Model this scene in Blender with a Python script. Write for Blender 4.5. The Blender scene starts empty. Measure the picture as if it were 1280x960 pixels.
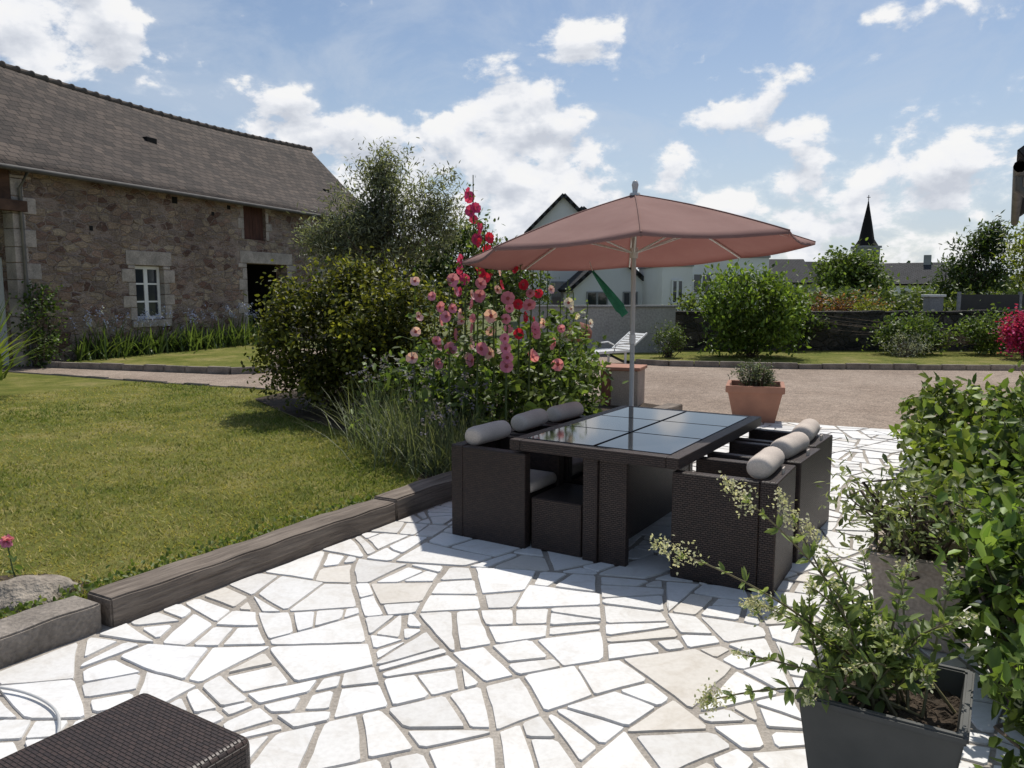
import bpy, bmesh, math, random
import numpy as np
from mathutils import Vector, Matrix
random.seed(5)
rng = np.random.default_rng(11)
scene = bpy.context.scene
R = math.radians
COL = scene.collection

# ------------------------------------------------------------------ helpers
def link(o, parent=None):
    COL.objects.link(o)
    if parent is not None: o.parent = parent
    return o
def empty(name, loc=(0,0,0), rz=0.0):
    e = bpy.data.objects.new(name, None); e.empty_display_size = .2
    e.location = loc; e.rotation_euler = (0,0,rz); COL.objects.link(e); return e
def box_uv(me):
    uvl = me.uv_layers.new(name="UVMap")
    for p in me.polygons:
        n = p.normal; a = max(range(3), key=lambda i: abs(n[i]))
        for li in p.loop_indices:
            c = me.vertices[me.loops[li].vertex_index].co
            uvl.data[li].uv = (c.y,c.z) if a==0 else ((c.x,c.z) if a==1 else (c.x,c.y))
def finish(name, bm, mat, parent=None, smooth=False, uv=True):
    me = bpy.data.meshes.new(name); bm.to_mesh(me); bm.free()
    if uv: box_uv(me)
    for m in (mat if isinstance(mat,(list,tuple)) else [mat]): me.materials.append(m)
    if smooth:
        for p in me.polygons: p.use_smooth = True
    return link(bpy.data.objects.new(name, me), parent)
def boxes(name, lst, mat, parent=None, bevel=0.0, seg=2, smooth=False):
    """lst of (x0,x1,y0,y1,z0,z1)"""
    bm = bmesh.new()
    for b in lst:
        x0,x1,y0,y1,z0,z1 = b
        r = bmesh.ops.create_cube(bm, size=1.0)
        for v in r['verts']:
            v.co = Vector(((x0+x1)/2+v.co.x*(x1-x0),(y0+y1)/2+v.co.y*(y1-y0),(z0+z1)/2+v.co.z*(z1-z0)))
        if bevel>0:
            es = list({e for v in r['verts'] for e in v.link_edges})
            bmesh.ops.bevel(bm, geom=es, offset=bevel, segments=seg, affect='EDGES', profile=.5)
    bmesh.ops.recalc_face_normals(bm, faces=bm.faces)
    return finish(name, bm, mat, parent, smooth)
def poly(name, pts, z, mat, parent=None):
    bm = bmesh.new(); vs=[bm.verts.new((p[0],p[1],z)) for p in pts]
    f = bm.faces.new(vs); bmesh.ops.triangulate(bm, faces=[f])
    bmesh.ops.recalc_face_normals(bm, faces=bm.faces)
    for f in bm.faces:
        if f.normal.z<0: f.normal_flip()
    return finish(name, bm, mat, parent)
def npmesh(name, V, F, mat, parent=None, cols=None, smooth=False):
    V = np.asarray(V,dtype=np.float32); F=np.asarray(F,dtype=np.int32)
    me = bpy.data.meshes.new(name)
    me.vertices.add(len(V)); me.vertices.foreach_set('co', V.ravel())
    k=F.shape[1]
    me.loops.add(F.size); me.loops.foreach_set('vertex_index', F.ravel())
    me.polygons.add(len(F)); me.polygons.foreach_set('loop_start', np.arange(0,F.size,k,dtype=np.int32))
    try: me.polygons.foreach_set('loop_total', np.full(len(F),k,dtype=np.int32))
    except Exception: pass
    if smooth: me.polygons.foreach_set('use_smooth', np.ones(len(F),dtype=bool))
    me.update(calc_edges=True); me.validate()
    if cols is not None:
        a = me.color_attributes.new(name='Col', type='FLOAT_COLOR', domain='POINT')
        c4 = np.ones((len(V),4),dtype=np.float32); c4[:,:3]=cols
        a.data.foreach_set('color', c4.ravel())
    me.materials.append(mat)
    return link(bpy.data.objects.new(name, me), parent)
def unit(a): return a/np.maximum(np.linalg.norm(a,axis=1,keepdims=True),1e-6)
def leaves(name, C, ln, wd, cols, mat, parent=None, D=None, S=None, fold=.15, up=.2):
    C=np.asarray(C,float); n=len(C)
    ln=np.broadcast_to(np.asarray(ln,float),(n,))[:,None]; wd=np.broadcast_to(np.asarray(wd,float),(n,))[:,None]
    if D is None:
        D=rng.normal(size=(n,3)); D[:,2]+=up
    D=unit(np.asarray(D,float))
    if S is None:
        Rr=rng.normal(size=(n,3))*.6; Rr[:,2]+=1.0
        S=np.cross(D,Rr)
    S=unit(S); N=np.cross(S,D)
    f=fold*wd
    V=np.stack([C, C+D*ln*.3+S*wd*.5+N*f, C+D*ln*.7+S*wd*.38+N*f*.8, C+D*ln-N*f*.4, C+D*ln*.7-S*wd*.38+N*f*.8, C+D*ln*.3-S*wd*.5+N*f],axis=1).reshape(-1,3)
    i=np.arange(n)[:,None]*6
    F=np.concatenate([i+np.array([[0,1,2,3]]), i+np.array([[0,3,4,5]])],axis=0)
    cc=np.repeat(np.asarray(cols),6,axis=0)
    return npmesh(name,V,F,mat,parent,cc)
def petals(name, C, rad, cols, mat, parent, D, S):
    C=np.asarray(C,float); n=len(C); r=np.asarray(rad,float)[:,None]
    D=unit(np.asarray(D,float)); S=unit(np.asarray(S,float)); N=np.cross(S,D)
    V=np.stack([C, C+D*r*.62+S*r*.60+N*r*.05, C+D*r*.98+S*r*.36-N*r*.06, C+D*r*.96+N*r*.04, C+D*r*.98-S*r*.36-N*r*.06, C+D*r*.62-S*r*.60+N*r*.05],axis=1).reshape(-1,3)
    i=np.arange(n)[:,None]*6
    F=np.concatenate([i+np.array([[0,1,2,3]]), i+np.array([[0,3,4,5]])],axis=0)
    return npmesh(name,V,F,mat,parent,np.repeat(np.asarray(cols),6,axis=0))
def tubes(name, paths, mat, parent=None, sides=6, col=(1,1,1), smooth=True):
    V=[];F=[];off=0
    for pts,rad in paths:
        pts=[Vector(p) for p in pts]
        for i,p in enumerate(pts):
            t=(pts[min(i+1,len(pts)-1)]-pts[max(i-1,0)]).normalized()
            a=t.orthogonal().normalized() if abs(t.z)>.95 else t.cross(Vector((0,0,1))).normalized()
            b=t.cross(a)
            r=rad[i] if hasattr(rad,'__len__') else rad
            for s in range(sides):
                an=2*math.pi*s/sides
                V.append(tuple(p+a*math.cos(an)*r+b*math.sin(an)*r))
        for i in range(len(pts)-1):
            for s in range(sides):
                s2=(s+1)%sides
                F.append((off+i*sides+s,off+i*sides+s2,off+(i+1)*sides+s2,off+(i+1)*sides+s))
        off+=len(pts)*sides
    c=np.tile(np.array(col,float),(len(V),1))
    return npmesh(name,V,F,mat,parent,c,smooth)
def lathe(name, prof, mat, parent=None, seg=24, loc=(0,0,0)):
    V=[];F=[]
    for r,z in prof:
        for s in range(seg):
            a=2*math.pi*s/seg; V.append((loc[0]+r*math.cos(a),loc[1]+r*math.sin(a),loc[2]+z))
    for i in range(len(prof)-1):
        for s in range(seg):
            s2=(s+1)%seg; F.append((i*seg+s,i*seg+s2,(i+1)*seg+s2,(i+1)*seg+s))
    return npmesh(name,V,F,mat,parent,None,True)

# ------------------------------------------------------------------ materials
def newmat(name):
    m=bpy.data.materials.new(name); m.use_nodes=True; nt=m.node_tree
    b=nt.nodes['Principled BSDF']; return m,nt,b
def nn(nt,t,**kw):
    n=nt.nodes.new(t)
    for k,v in kw.items():
        if k in n.inputs: n.inputs[k].default_value=v
        else: setattr(n,k,v)
    return n
def coords(nt, kind='Object', scale=(1,1,1), rot=(0,0,0)):
    tc=nt.nodes.new('ShaderNodeTexCoord'); mp=nt.nodes.new('ShaderNodeMapping')
    mp.inputs['Scale'].default_value=scale; mp.inputs['Rotation'].default_value=rot
    nt.links.new(tc.outputs[kind],mp.inputs['Vector']); return mp.outputs['Vector']
def ramp(nt, fac, stops, interp='LINEAR'):
    r=nt.nodes.new('ShaderNodeValToRGB'); r.color_ramp.interpolation=interp
    e=r.color_ramp.elements
    while len(e)>2: e.remove(e[-1])
    for i,(p,c) in enumerate(stops):
        el = e[i] if i<2 else e.new(p)
        el.position=p; el.color=(*c,1) if len(c)==3 else c
    if fac is not None: nt.links.new(fac,r.inputs['Fac'])
    return r.outputs['Color']
def mixc(nt, fac, a, b, mode='MIX'):
    m=nt.nodes.new('ShaderNodeMix'); m.data_type='RGBA'; m.blend_type=mode
    for sock,val in ((m.inputs[0],fac),(m.inputs[6],a),(m.inputs[7],b)):
        if hasattr(val,'is_output') : nt.links.new(val,sock)
        elif isinstance(val,(tuple,list)): sock.default_value=(*val[:3],1)
        else: sock.default_value=val
    return m.outputs[2]
def noise(nt, vec, scale, detail=5, rough=.55, dist=0):
    n=nn(nt,'ShaderNodeTexNoise'); n.inputs['Scale'].default_value=scale; n.inputs['Detail'].default_value=detail
    n.inputs['Roughness'].default_value=rough; n.inputs['Distortion'].default_value=dist
    nt.links.new(vec,n.inputs['Vector']); return n.outputs['Fac']
def bump(nt,b,h,strength=.3,dist=.02):
    bp=nt.nodes.new('ShaderNodeBump'); bp.inputs['Strength'].default_value=strength; bp.inputs['Distance'].default_value=dist
    nt.links.new(h,bp.inputs['Height']); nt.links.new(bp.outputs['Normal'],b.inputs['Normal'])
def simple(name, c1, c2=None, scale=6, rough=.8, bmp=.2, bd=.01, coord='Object', spec=.3, fine=None, detail=6, metallic=0):
    m,nt,b=newmat(name)
    v=coords(nt,coord)
    c2=c2 or tuple(x*.7 for x in c1)
    n=noise(nt,v,scale,detail)
    c=ramp(nt,n,[(.35,c2),(.65,c1)])
    if fine:
        n2=noise(nt,v,fine,3); c=mixc(nt,.6,c,ramp(nt,n2,[(.3,(.55,)*3),(.7,(1.25,)*3)]),'MULTIPLY')
        bump(nt,b,n2,bmp,bd)
    else: bump(nt,b,n,bmp,bd)
    nt.links.new(c,b.inputs['Base Color']); b.inputs['Roughness'].default_value=rough
    b.inputs['Specular IOR Level'].default_value=spec; b.inputs['Metallic'].default_value=metallic
    return m
def foliage_mat(name, trans=.35, rough=.5, spec=.35):
    m,nt,b=newmat(name)
    a=nt.nodes.new('ShaderNodeAttribute'); a.attribute_name='Col'
    nt.links.new(a.outputs['Color'],b.inputs['Base Color']); b.inputs['Roughness'].default_value=rough
    b.inputs['Specular IOR Level'].default_value=spec
    t=nt.nodes.new('ShaderNodeBsdfTranslucent')
    tc=mixc(nt,1.0,a.outputs['Color'],(1.7,1.7,.8),'MULTIPLY'); nt.links.new(tc,t.inputs['Color'])
    mx=nt.nodes.new('ShaderNodeMixShader'); mx.inputs[0].default_value=trans
    nt.links.new(b.outputs[0],mx.inputs[1]); nt.links.new(t.outputs[0],mx.inputs[2])
    nt.links.new(mx.outputs[0],nt.nodes['Material Output'].inputs['Surface'])
    return m
LEAF=foliage_mat('leaf_foliage',.36)
PETAL=foliage_mat('petal',.30,.6,.2)
GRASS=foliage_mat('grass_blades',.3,.7,.15)
BARK=simple('bark',(.16,.12,.09),(.07,.055,.04),14,.9,.6,.02)
STEM=simple('green_stem',(.10,.14,.05),(.07,.10,.03),10,.7,.1)
SOIL=simple('soil',(.09,.065,.045),(.04,.03,.02),9,.95,.8,.03,fine=60)

# lawn ground
def lawn_mat():
    m,nt,b=newmat('lawn'); v=coords(nt)
    n1=noise(nt,v,.9,6,.7); n2=noise(nt,v,5,6,.7); n3=noise(nt,v,90,3,.7)
    c=ramp(nt,n1,[(.38,(.13,.155,.035)),(.52,(.20,.205,.06)),(.66,(.30,.265,.12))])
    c=mixc(nt,.75,c,ramp(nt,n2,[(.3,(.5,.62,.42)),(.7,(1.35,1.22,1.15))]),'MULTIPLY')
    c=mixc(nt,.7,c,ramp(nt,n3,[(.3,(.45,.45,.45)),(.7,(1.4,1.4,1.3))]),'MULTIPLY')
    nt.links.new(c,b.inputs['Base Color']); b.inputs['Roughness'].default_value=.95; b.inputs['Specular IOR Level'].default_value=.1
    bump(nt,b,n3,.8,.03); return m
LAWN=lawn_mat()
def gravel_mat():
    m,nt,b=newmat('gravel'); v=coords(nt)
    n1=noise(nt,v,.5,5,.6); n2=noise(nt,v,5,5,.6)
    vo=nn(nt,'ShaderNodeTexVoronoi'); vo.inputs['Scale'].default_value=55; nt.links.new(v,vo.inputs['Vector'])
    c=ramp(nt,n1,[(.35,(.26,.205,.165)),(.65,(.35,.285,.235))])
    c=mixc(nt,.6,c,ramp(nt,n2,[(.3,(.7,)*3),(.7,(1.22,)*3)]),'MULTIPLY')
    g=nt.nodes.new('ShaderNodeRGBToBW'); nt.links.new(vo.outputs['Color'],g.inputs[0])
    c=mixc(nt,.7,c,ramp(nt,g.outputs[0],[(.2,(.55,.55,.55)),(.8,(1.4,1.38,1.35))]),'MULTIPLY')
    nt.links.new(c,b.inputs['Base Color']); b.inputs['Roughness'].default_value=.95; b.inputs['Specular IOR Level'].default_value=.15
    bump(nt,b,vo.outputs['Distance'],.5,.02); return m
GRAVEL=gravel_mat()
MORTAR=simple('mortar',(.44,.40,.35),(.30,.27,.235),2.2,.95,.4,.01,fine=70)
def stone_paving_mat():
    m,nt,b=newmat('marble_flagstone'); v=coords(nt)
    a=nt.nodes.new('ShaderNodeAttribute'); a.attribute_name='Col'
    n=noise(nt,v,5,8,.65,1.2); n2=noise(nt,v,45,4,.6); n3=noise(nt,v,.8,5,.6)
    c=mixc(nt,.8,a.outputs['Color'],ramp(nt,n,[(.3,(.84,.81,.77)),(.5,(1,1,1)),(.75,(1.03,1.03,1.04))]),'MULTIPLY')
    c=mixc(nt,.35,c,ramp(nt,n2,[(.3,(.8,.78,.75)),(.6,(1.05,)*3)]),'MULTIPLY')
    c=mixc(nt,.5,c,ramp(nt,n3,[(.35,(.84,.82,.79)),(.6,(1.02,)*3)]),'MULTIPLY')
    nt.links.new(c,b.inputs['Base Color'])
    nt.links.new(ramp(nt,n2,[(.3,(.42,)*3),(.7,(.65,)*3)]),b.inputs['Roughness']); b.inputs['Specular IOR Level'].default_value=.35
    bump(nt,b,n,.3,.010); return m
FLAG=stone_paving_mat()
def rubble_mat(name, cols, mort, sx=2.6, sy=4.6, mw=.05, coord='UV', patch=True):
    m,nt,b=newmat(name); v=coords(nt,coord,(sx,sy,sx))
    nz=nn(nt,'ShaderNodeTexNoise'); nz.inputs['Scale'].default_value=1.3; nz.inputs['Detail'].default_value=4; nt.links.new(v,nz.inputs['Vector'])
    vv=nt.nodes.new('ShaderNodeVectorMath'); vv.operation='MULTIPLY_ADD'
    nt.links.new(nz.outputs['Color'],vv.inputs[0]); vv.inputs[1].default_value=(.5,.5,.5); nt.links.new(v,vv.inputs[2])
    vo=nn(nt,'ShaderNodeTexVoronoi'); vo.inputs['Scale'].default_value=1.0; vo.inputs['Randomness'].default_value=.9; nt.links.new(vv.outputs[0],vo.inputs['Vector'])
    ve=nn(nt,'ShaderNodeTexVoronoi'); ve.feature='DISTANCE_TO_EDGE'; ve.inputs['Scale'].default_value=1.0; ve.inputs['Randomness'].default_value=.9; nt.links.new(vv.outputs[0],ve.inputs['Vector'])
    g=nt.nodes.new('ShaderNodeRGBToBW'); nt.links.new(vo.outputs['Color'],g.inputs[0])
    st=[(i/(len(cols)-1)*.7+.15,c) for i,c in enumerate(cols)]
    c=ramp(nt,g.outputs[0],st)
    n3=noise(nt,v,5,6,.7)
    c=mixc(nt,.85,c,ramp(nt,n3,[(.3,(.45,)*3),(.7,(1.4,)*3)]),'MULTIPLY')
    e=ramp(nt,ve.outputs['Distance'],[(mw*.4,(0,0,0)),(mw*1.6,(1,1,1))])
    if patch:
        n4=noise(nt,v,.30,6,.7)
        pm=ramp(nt,n4,[(.51,(0,0,0)),(.59,(.75,)*3)])
        e2=nt.nodes.new('ShaderNodeMath'); e2.operation='SUBTRACT'; e2.use_clamp=True
        nt.links.new(e,e2.inputs[0]); nt.links.new(pm,e2.inputs[1]); ee=e2.outputs[0]
    else: ee=e
    mc=ramp(nt,n3,[(.3,tuple(x*.65 for x in mort)),(.7,mort)])
    c=mixc(nt,ee,mc,c)
    n5=noise(nt,v,.18,4,.6)
    c=mixc(nt,.8,c,ramp(nt,n5,[(.35,(.66,.63,.63)),(.65,(1.12,)*3)]),'MULTIPLY')
    nt.links.new(c,b.inputs['Base Color']); b.inputs['Roughness'].default_value=.92; b.inputs['Specular IOR Level'].default_value=.2
    h=nt.nodes.new('ShaderNodeMath'); h.operation='ADD'; nt.links.new(ee,h.inputs[0]); nt.links.new(n3,h.inputs[1])
    bump(nt,b,h.outputs[0],1.0,.10); return m
BARNSTONE=rubble_mat('barn_rubble',[(.20,.125,.10),(.45,.315,.25),(.56,.44,.32),(.32,.255,.22),(.60,.49,.36),(.29,.18,.14)],(.55,.44,.38),3.1,6.0)
DARKSTONE=rubble_mat('garden_wall_rubble',[(.05,.05,.045),(.11,.10,.085),(.16,.14,.12),(.07,.065,.06)],(.12,.11,.09),3,5,patch=False)
GRANITE=simple('granite_block',(.46,.40,.35),(.28,.25,.22),2.5,.9,.5,.02,fine=30)
KERBSTONE=simple('kerb_granite',(.32,.28,.24),(.19,.165,.14),4,.9,.6,.02,fine=45)
def wood_mat(name,c1,c2,sc=(1,14,14)):
    m,nt,b=newmat(name); v=coords(nt,'Object',sc)
    n=noise(nt,v,1.6,7,.65,.6); v2=coords(nt); n2=noise(nt,v2,2.5,4)
    c=ramp(nt,n,[(.32,c2),(.68,c1)]); c=mixc(nt,.6,c,ramp(nt,n2,[(.3,(.65,)*3),(.7,(1.25,)*3)]),'MULTIPLY')
    nt.links.new(c,b.inputs['Base Color']); b.inputs['Roughness'].default_value=.85; b.inputs['Specular IOR Level'].default_value=.2
    bump(nt,b,n,.9,.02); return m
SLEEPER=wood_mat('weathered_sleeper',(.28,.235,.195),(.12,.097,.08),(22,1.2,22))
OLDWOOD=wood_mat('old_timber',(.13,.075,.05),(.05,.03,.022),(1,12,2))
SHUTTER=wood_mat('shutter_wood',(.11,.05,.035),(.05,.025,.02),(10,10,1))
def slate_mat(name,c1,c2,w=.22,h=.14,warm=(.25,.2,.13)):
    m,nt,b=newmat(name); v=coords(nt,'UV')
    br=nn(nt,'ShaderNodeTexBrick'); nt.links.new(v,br.inputs['Vector'])
    br.inputs['Scale'].default_value=1; br.inputs['Brick Width'].default_value=w; br.inputs['Row Height'].default_value=h
    br.inputs['Mortar Size'].default_value=.012; br.inputs['Color1'].default_value=(*c1,1); br.inputs['Color2'].default_value=(*c2,1)
    br.inputs['Mortar'].default_value=(.015,.014,.013,1); br.inputs['Bias'].default_value=-.1
    n=noise(nt,v,.5,6,.7); n2=noise(nt,v,9,5,.7)
    c=mixc(nt,.75,br.outputs['Color'],ramp(nt,n,[(.3,(.6,.6,.6)),(.7,(1.35,1.28,1.2))]),'MULTIPLY')
    l=ramp(nt,n2,[(.6,(0,0,0)),(.72,(.5,)*3)]); c=mixc(nt,l,c,warm)
    nt.links.new(c,b.inputs['Base Color']); b.inputs['Roughness'].default_value=.8; b.inputs['Specular IOR Level'].default_value=.18
    h2=nt.nodes.new('ShaderNodeMath'); h2.operation='MULTIPLY_ADD'; nt.links.new(br.outputs['Fac'],h2.inputs[0]); h2.inputs[1].default_value=-1; nt.links.new(n2,h2.inputs[2])
    bump(nt,b,h2.outputs[0],.9,.04); return m
BARNROOF=slate_mat('barn_slates',(.10,.080,.069),(.040,.034,.032),.32,.21,(.15,.12,.09))
SLATE=slate_mat('slate_roof',(.06,.063,.07),(.045,.047,.052),.3,.2,(.08,.08,.08))
def weave_mat(name,c1,c2):
    m,nt,b=newmat(name); v=coords(nt,'UV')
    br=nn(nt,'ShaderNodeTexBrick'); nt.links.new(v,br.inputs['Vector'])
    br.inputs['Scale'].default_value=1; br.inputs['Brick Width'].default_value=.028; br.inputs['Row Height'].default_value=.0125
    br.inputs['Mortar Size'].default_value=.0024; br.inputs['Mortar Smooth'].default_value=1.0
    br.inputs['Color1'].default_value=(*c1,1); br.inputs['Color2'].default_value=(*c2,1); br.inputs['Mortar'].default_value=(.009,.006,.005,1)
    nt.links.new(br.outputs['Color'],b.inputs['Base Color']); b.inputs['Roughness'].default_value=.45; b.inputs['Specular IOR Level'].default_value=.4
    i=nt.nodes.new('ShaderNodeMath'); i.operation='SUBTRACT'; i.inputs[0].default_value=1; nt.links.new(br.outputs['Fac'],i.inputs[1])
    bump(nt,b,i.outputs[0],.9,.004); return m
WICKER=weave_mat('wicker_weave',(.058,.037,.030),(.034,.023,.020))
CUSHION=simple('cushion_fabric',(.62,.54,.47),(.53,.455,.40),5,.9,.25,.004,fine=260)
def canopy_mat():
    m,nt,b=newmat('parasol_fabric'); v=coords(nt); n=noise(nt,v,2.5,5,.6); n2=noise(nt,v,200,2)
    c=ramp(nt,n,[(.3,(.275,.165,.145)),(.7,(.34,.215,.19))])
    nt.links.new(c,b.inputs['Base Color']); b.inputs['Roughness'].default_value=.9; b.inputs['Specular IOR Level'].default_value=.15
    t=nt.nodes.new('ShaderNodeBsdfTranslucent'); t.inputs['Color'].default_value=(.26,.085,.075,1)
    mx=nt.nodes.new('ShaderNodeMixShader'); mx.inputs[0].default_value=.22
    nt.links.new(b.outputs[0],mx.inputs[1]); nt.links.new(t.outputs[0],mx.inputs[2]); nt.links.new(mx.outputs[0],nt.nodes['Material Output'].inputs['Surface'])
    bump(nt,b,n2,.1,.002); return m
CANOPY=canopy_mat()
METAL=simple('painted_metal',(.55,.55,.54),(.48,.48,.47),3,.4,.02,.001,spec=.5)
WHITE=simple('white_paint',(.78,.78,.76),(.70,.70,.68),3,.5,.05,.002)
RENDER=simple('white_render',(.80,.79,.76),(.70,.69,.66),.6,.9,.1,.01)
GREYR=simple('grey_render',(.34,.34,.335),(.26,.26,.255),.8,.9,.2,.01,fine=25)
BLOCK=simple('concrete_wall',(.42,.415,.40),(.30,.295,.285),.9,.9,.3,.02,fine=20)
TERRA=simple('terracotta',(.42,.21,.14),(.33,.165,.115),4,.8,.15,.006)
BEIGEP=simple('beige_planter',(.50,.41,.34),(.40,.33,.28),3,.8,.15,.006,fine=60)
GREYP=simple('grey_planter',(.10,.10,.092),(.065,.066,.062),3,.55,.1,.004)
BRICK=simple('brick_red',(.28,.12,.08),(.18,.08,.06),8,.9,.3,.01)
ROCK=simple('rock',(.38,.33,.27),(.20,.17,.14),5,.9,.8,.03,fine=35)
DARK=simple('dark_interior',(.012,.011,.010),(.008,.008,.008),3,.9,.1)
ZINC=simple('zinc',(.20,.195,.19),(.13,.13,.125),3,.5,.05,.002,metallic=.5)
GREENCLOTH=simple('green_cloth',(.06,.30,.18),(.04,.22,.13),6,.8,.2,.004)
BLACKP=simple('black_frame',(.02,.018,.017),(.012,.012,.012),5,.35,.05,.002,spec=.5)
def glass_mat(name,c,r=.03):
    m,nt,b=newmat(name); v=coords(nt); n=noise(nt,v,3,3)
    nt.links.new(ramp(nt,n,[(.3,tuple(x*.8 for x in c)),(.7,c)]),b.inputs['Base Color'])
    b.inputs['Roughness'].default_value=r; b.inputs['Specular IOR Level'].default_value=.8; return m
TGLASS=glass_mat('smoked_glass',(.02,.022,.025),.06)
WGLASS=glass_mat('window_glass',(.03,.035,.045),.05)

# ------------------------------------------------------------------ local patio frame
TH=R(32); C0=Vector((.951,5.545,0)); UD=Vector((math.sin(TH),math.cos(TH),0)); VD=Vector((math.cos(TH),-math.sin(TH),0)); RZ=-TH
def P(v,u,z=0): 
    p=C0+VD*v+UD*u; p.z=z; return p

# ------------------------------------------------------------------ world / sky
w=bpy.data.worlds.new('World'); scene.world=w; w.use_nodes=True; nt=w.node_tree; nt.nodes.clear()
SUN_EL=R(60); SUN_AZ=R(23)
sky=nt.nodes.new('ShaderNodeTexSky'); sky.sky_type='NISHITA'; sky.sun_disc=False; sky.sun_elevation=SUN_EL; sky.sun_rotation=SUN_AZ
sky.air_density=1.0; sky.dust_density=.8; sky.ozone_density=1.5
bg=nt.nodes.new('ShaderNodeBackground'); bg.inputs['Strength'].default_value=.098
nt.links.new(sky.outputs[0],bg.inputs['Color'])
tc=nt.nodes.new('ShaderNodeTexCoord'); nv=nt.nodes.new('ShaderNodeVectorMath'); nv.operation='NORMALIZE'; nt.links.new(tc.outputs['Generated'],nv.inputs[0])
mp=nt.nodes.new('ShaderNodeMapping'); mp.inputs['Scale'].default_value=(1,1,1.6); mp.inputs['Location'].default_value=(.37,.2,.1); nt.links.new(nv.outputs[0],mp.inputs['Vector'])
mpb=nt.nodes.new('ShaderNodeMapping'); mpb.inputs['Scale'].default_value=(1,1,1.6); mpb.inputs['Location'].default_value=(.372,.2,.135); nt.links.new(nv.outputs[0],mpb.inputs['Vector'])
def m2(op,a,b=None,clamp=False,c=None):
    n=nt.nodes.new('ShaderNodeMath'); n.operation=op; n.use_clamp=clamp
    for i,x in enumerate((a,b,c)):
        if x is None: continue
        if hasattr(x,'is_output'): nt.links.new(x,n.inputs[i])
        else: n.inputs[i].default_value=x
    return n.outputs[0]
def mr(x,a,b,c=0,d=1):
    n=nt.nodes.new('ShaderNodeMapRange'); n.interpolation_type='SMOOTHSTEP'
    nt.links.new(x,n.inputs[0]); n.inputs[1].default_value=a; n.inputs[2].default_value=b; n.inputs[3].default_value=c; n.inputs[4].default_value=d
    return n.outputs[0]
n1=noise(nt,mp.outputs[0],11,12,.60,.15)
n1b=noise(nt,mpb.outputs[0],11,4,.5,.15)
n2=noise(nt,mp.outputs[0],3.2,8,.64,.8)
n4=noise(nt,mp.outputs[0],22,8,.6,.2)
blobs=[((0,.986,.155),9,.33),((.0,.97,.20),5,.22),((.05,.985,.09),8,.24),((-.08,.985,.11),8,.24),((-.474,.841,.263),7,.30),((-.27,.944,.160),6,.27),((-.19,.96,.14),6,.25),((-.12,.97,.10),6,.22),
       ((.083,.953,.289),5,.19),((.06,.96,.25),4,.14),((.263,.952,.150),6,.17),((.20,.965,.16),4,.12),((.427,.862,.27),5,.09),((.469,.876,.10),9,.21),((.3,.95,.05),14,.15),((-.35,.90,.23),4,.12)]
acc=None
for d,rad,amp in blobs:
    d=Vector(d).normalized()
    dp=nt.nodes.new('ShaderNodeVectorMath'); dp.operation='DOT_PRODUCT'; nt.links.new(nv.outputs[0],dp.inputs[0]); dp.inputs[1].default_value=d
    v=mr(dp.outputs['Value'],math.cos(R(rad)),1,0,amp)
    acc=v if acc is None else m2('MAXIMUM',acc,v)
dens=m2('ADD',m2('ADD',n1,acc),m2('MULTIPLY_ADD',n4,.16,False,-.08))
mask=mr(dens,.585,.74)
core=mr(dens,.66,.95)
veil=mr(n2,.40,.70,0,.55)
sep=nt.nodes.new('ShaderNodeSeparateXYZ'); nt.links.new(nv.outputs[0],sep.inputs[0])
haze=mr(sep.outputs['Z'],0.0,.34,.70,0)
al=m2('MAXIMUM',m2('MAXIMUM',mask,veil),haze)
lit=m2('MULTIPLY_ADD',m2('SUBTRACT',n1,n1b),3.0,True,.58)
shade=m2('SUBTRACT',lit,m2('MULTIPLY',core,.16),True)
ccol=ramp(nt,shade,[(.10,(.62,.66,.74)),(.40,(.80,.83,.89)),(.62,(.96,.97,1.0)),(.9,(1.0,1.0,1.0))])
bgc=nt.nodes.new('ShaderNodeBackground'); bgc.inputs['Strength'].default_value=.93
tint=mixc(nt,mask,(.60,.68,.80),ccol); nt.links.new(tint,bgc.inputs['Color'])
mx=nt.nodes.new('ShaderNodeMixShader'); nt.links.new(al,mx.inputs[0]); nt.links.new(bg.outputs[0],mx.inputs[1]); nt.links.new(bgc.outputs[0],mx.inputs[2])
wo=nt.nodes.new('ShaderNodeOutputWorld'); nt.links.new(mx.outputs[0],wo.inputs['Surface'])
sl=bpy.data.lights.new('sun','SUN'); sl.energy=4.1; sl.angle=R(.5); sl.color=(1,.95,.87)
so=bpy.data.objects.new('sun',sl); COL.objects.link(so)
S=Vector((math.sin(SUN_AZ)*math.cos(SUN_EL),math.cos(SUN_AZ)*math.cos(SUN_EL),math.sin(SUN_EL)))
so.rotation_euler=S.to_track_quat('Z','Y').to_euler(); so.location=(10,20,30)
cam=bpy.data.cameras.new('camera'); co=bpy.data.objects.new('camera',cam); COL.objects.link(co)
co.location=(0,0,1.71); co.rotation_euler=(R(83.3),0,0); cam.lens=27.7; cam.sensor_width=36; cam.clip_end=3000; cam.clip_start=.05
scene.camera=co
scene.view_settings.view_transform='Standard'; scene.view_settings.look='None'; scene.view_settings.exposure=0

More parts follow.
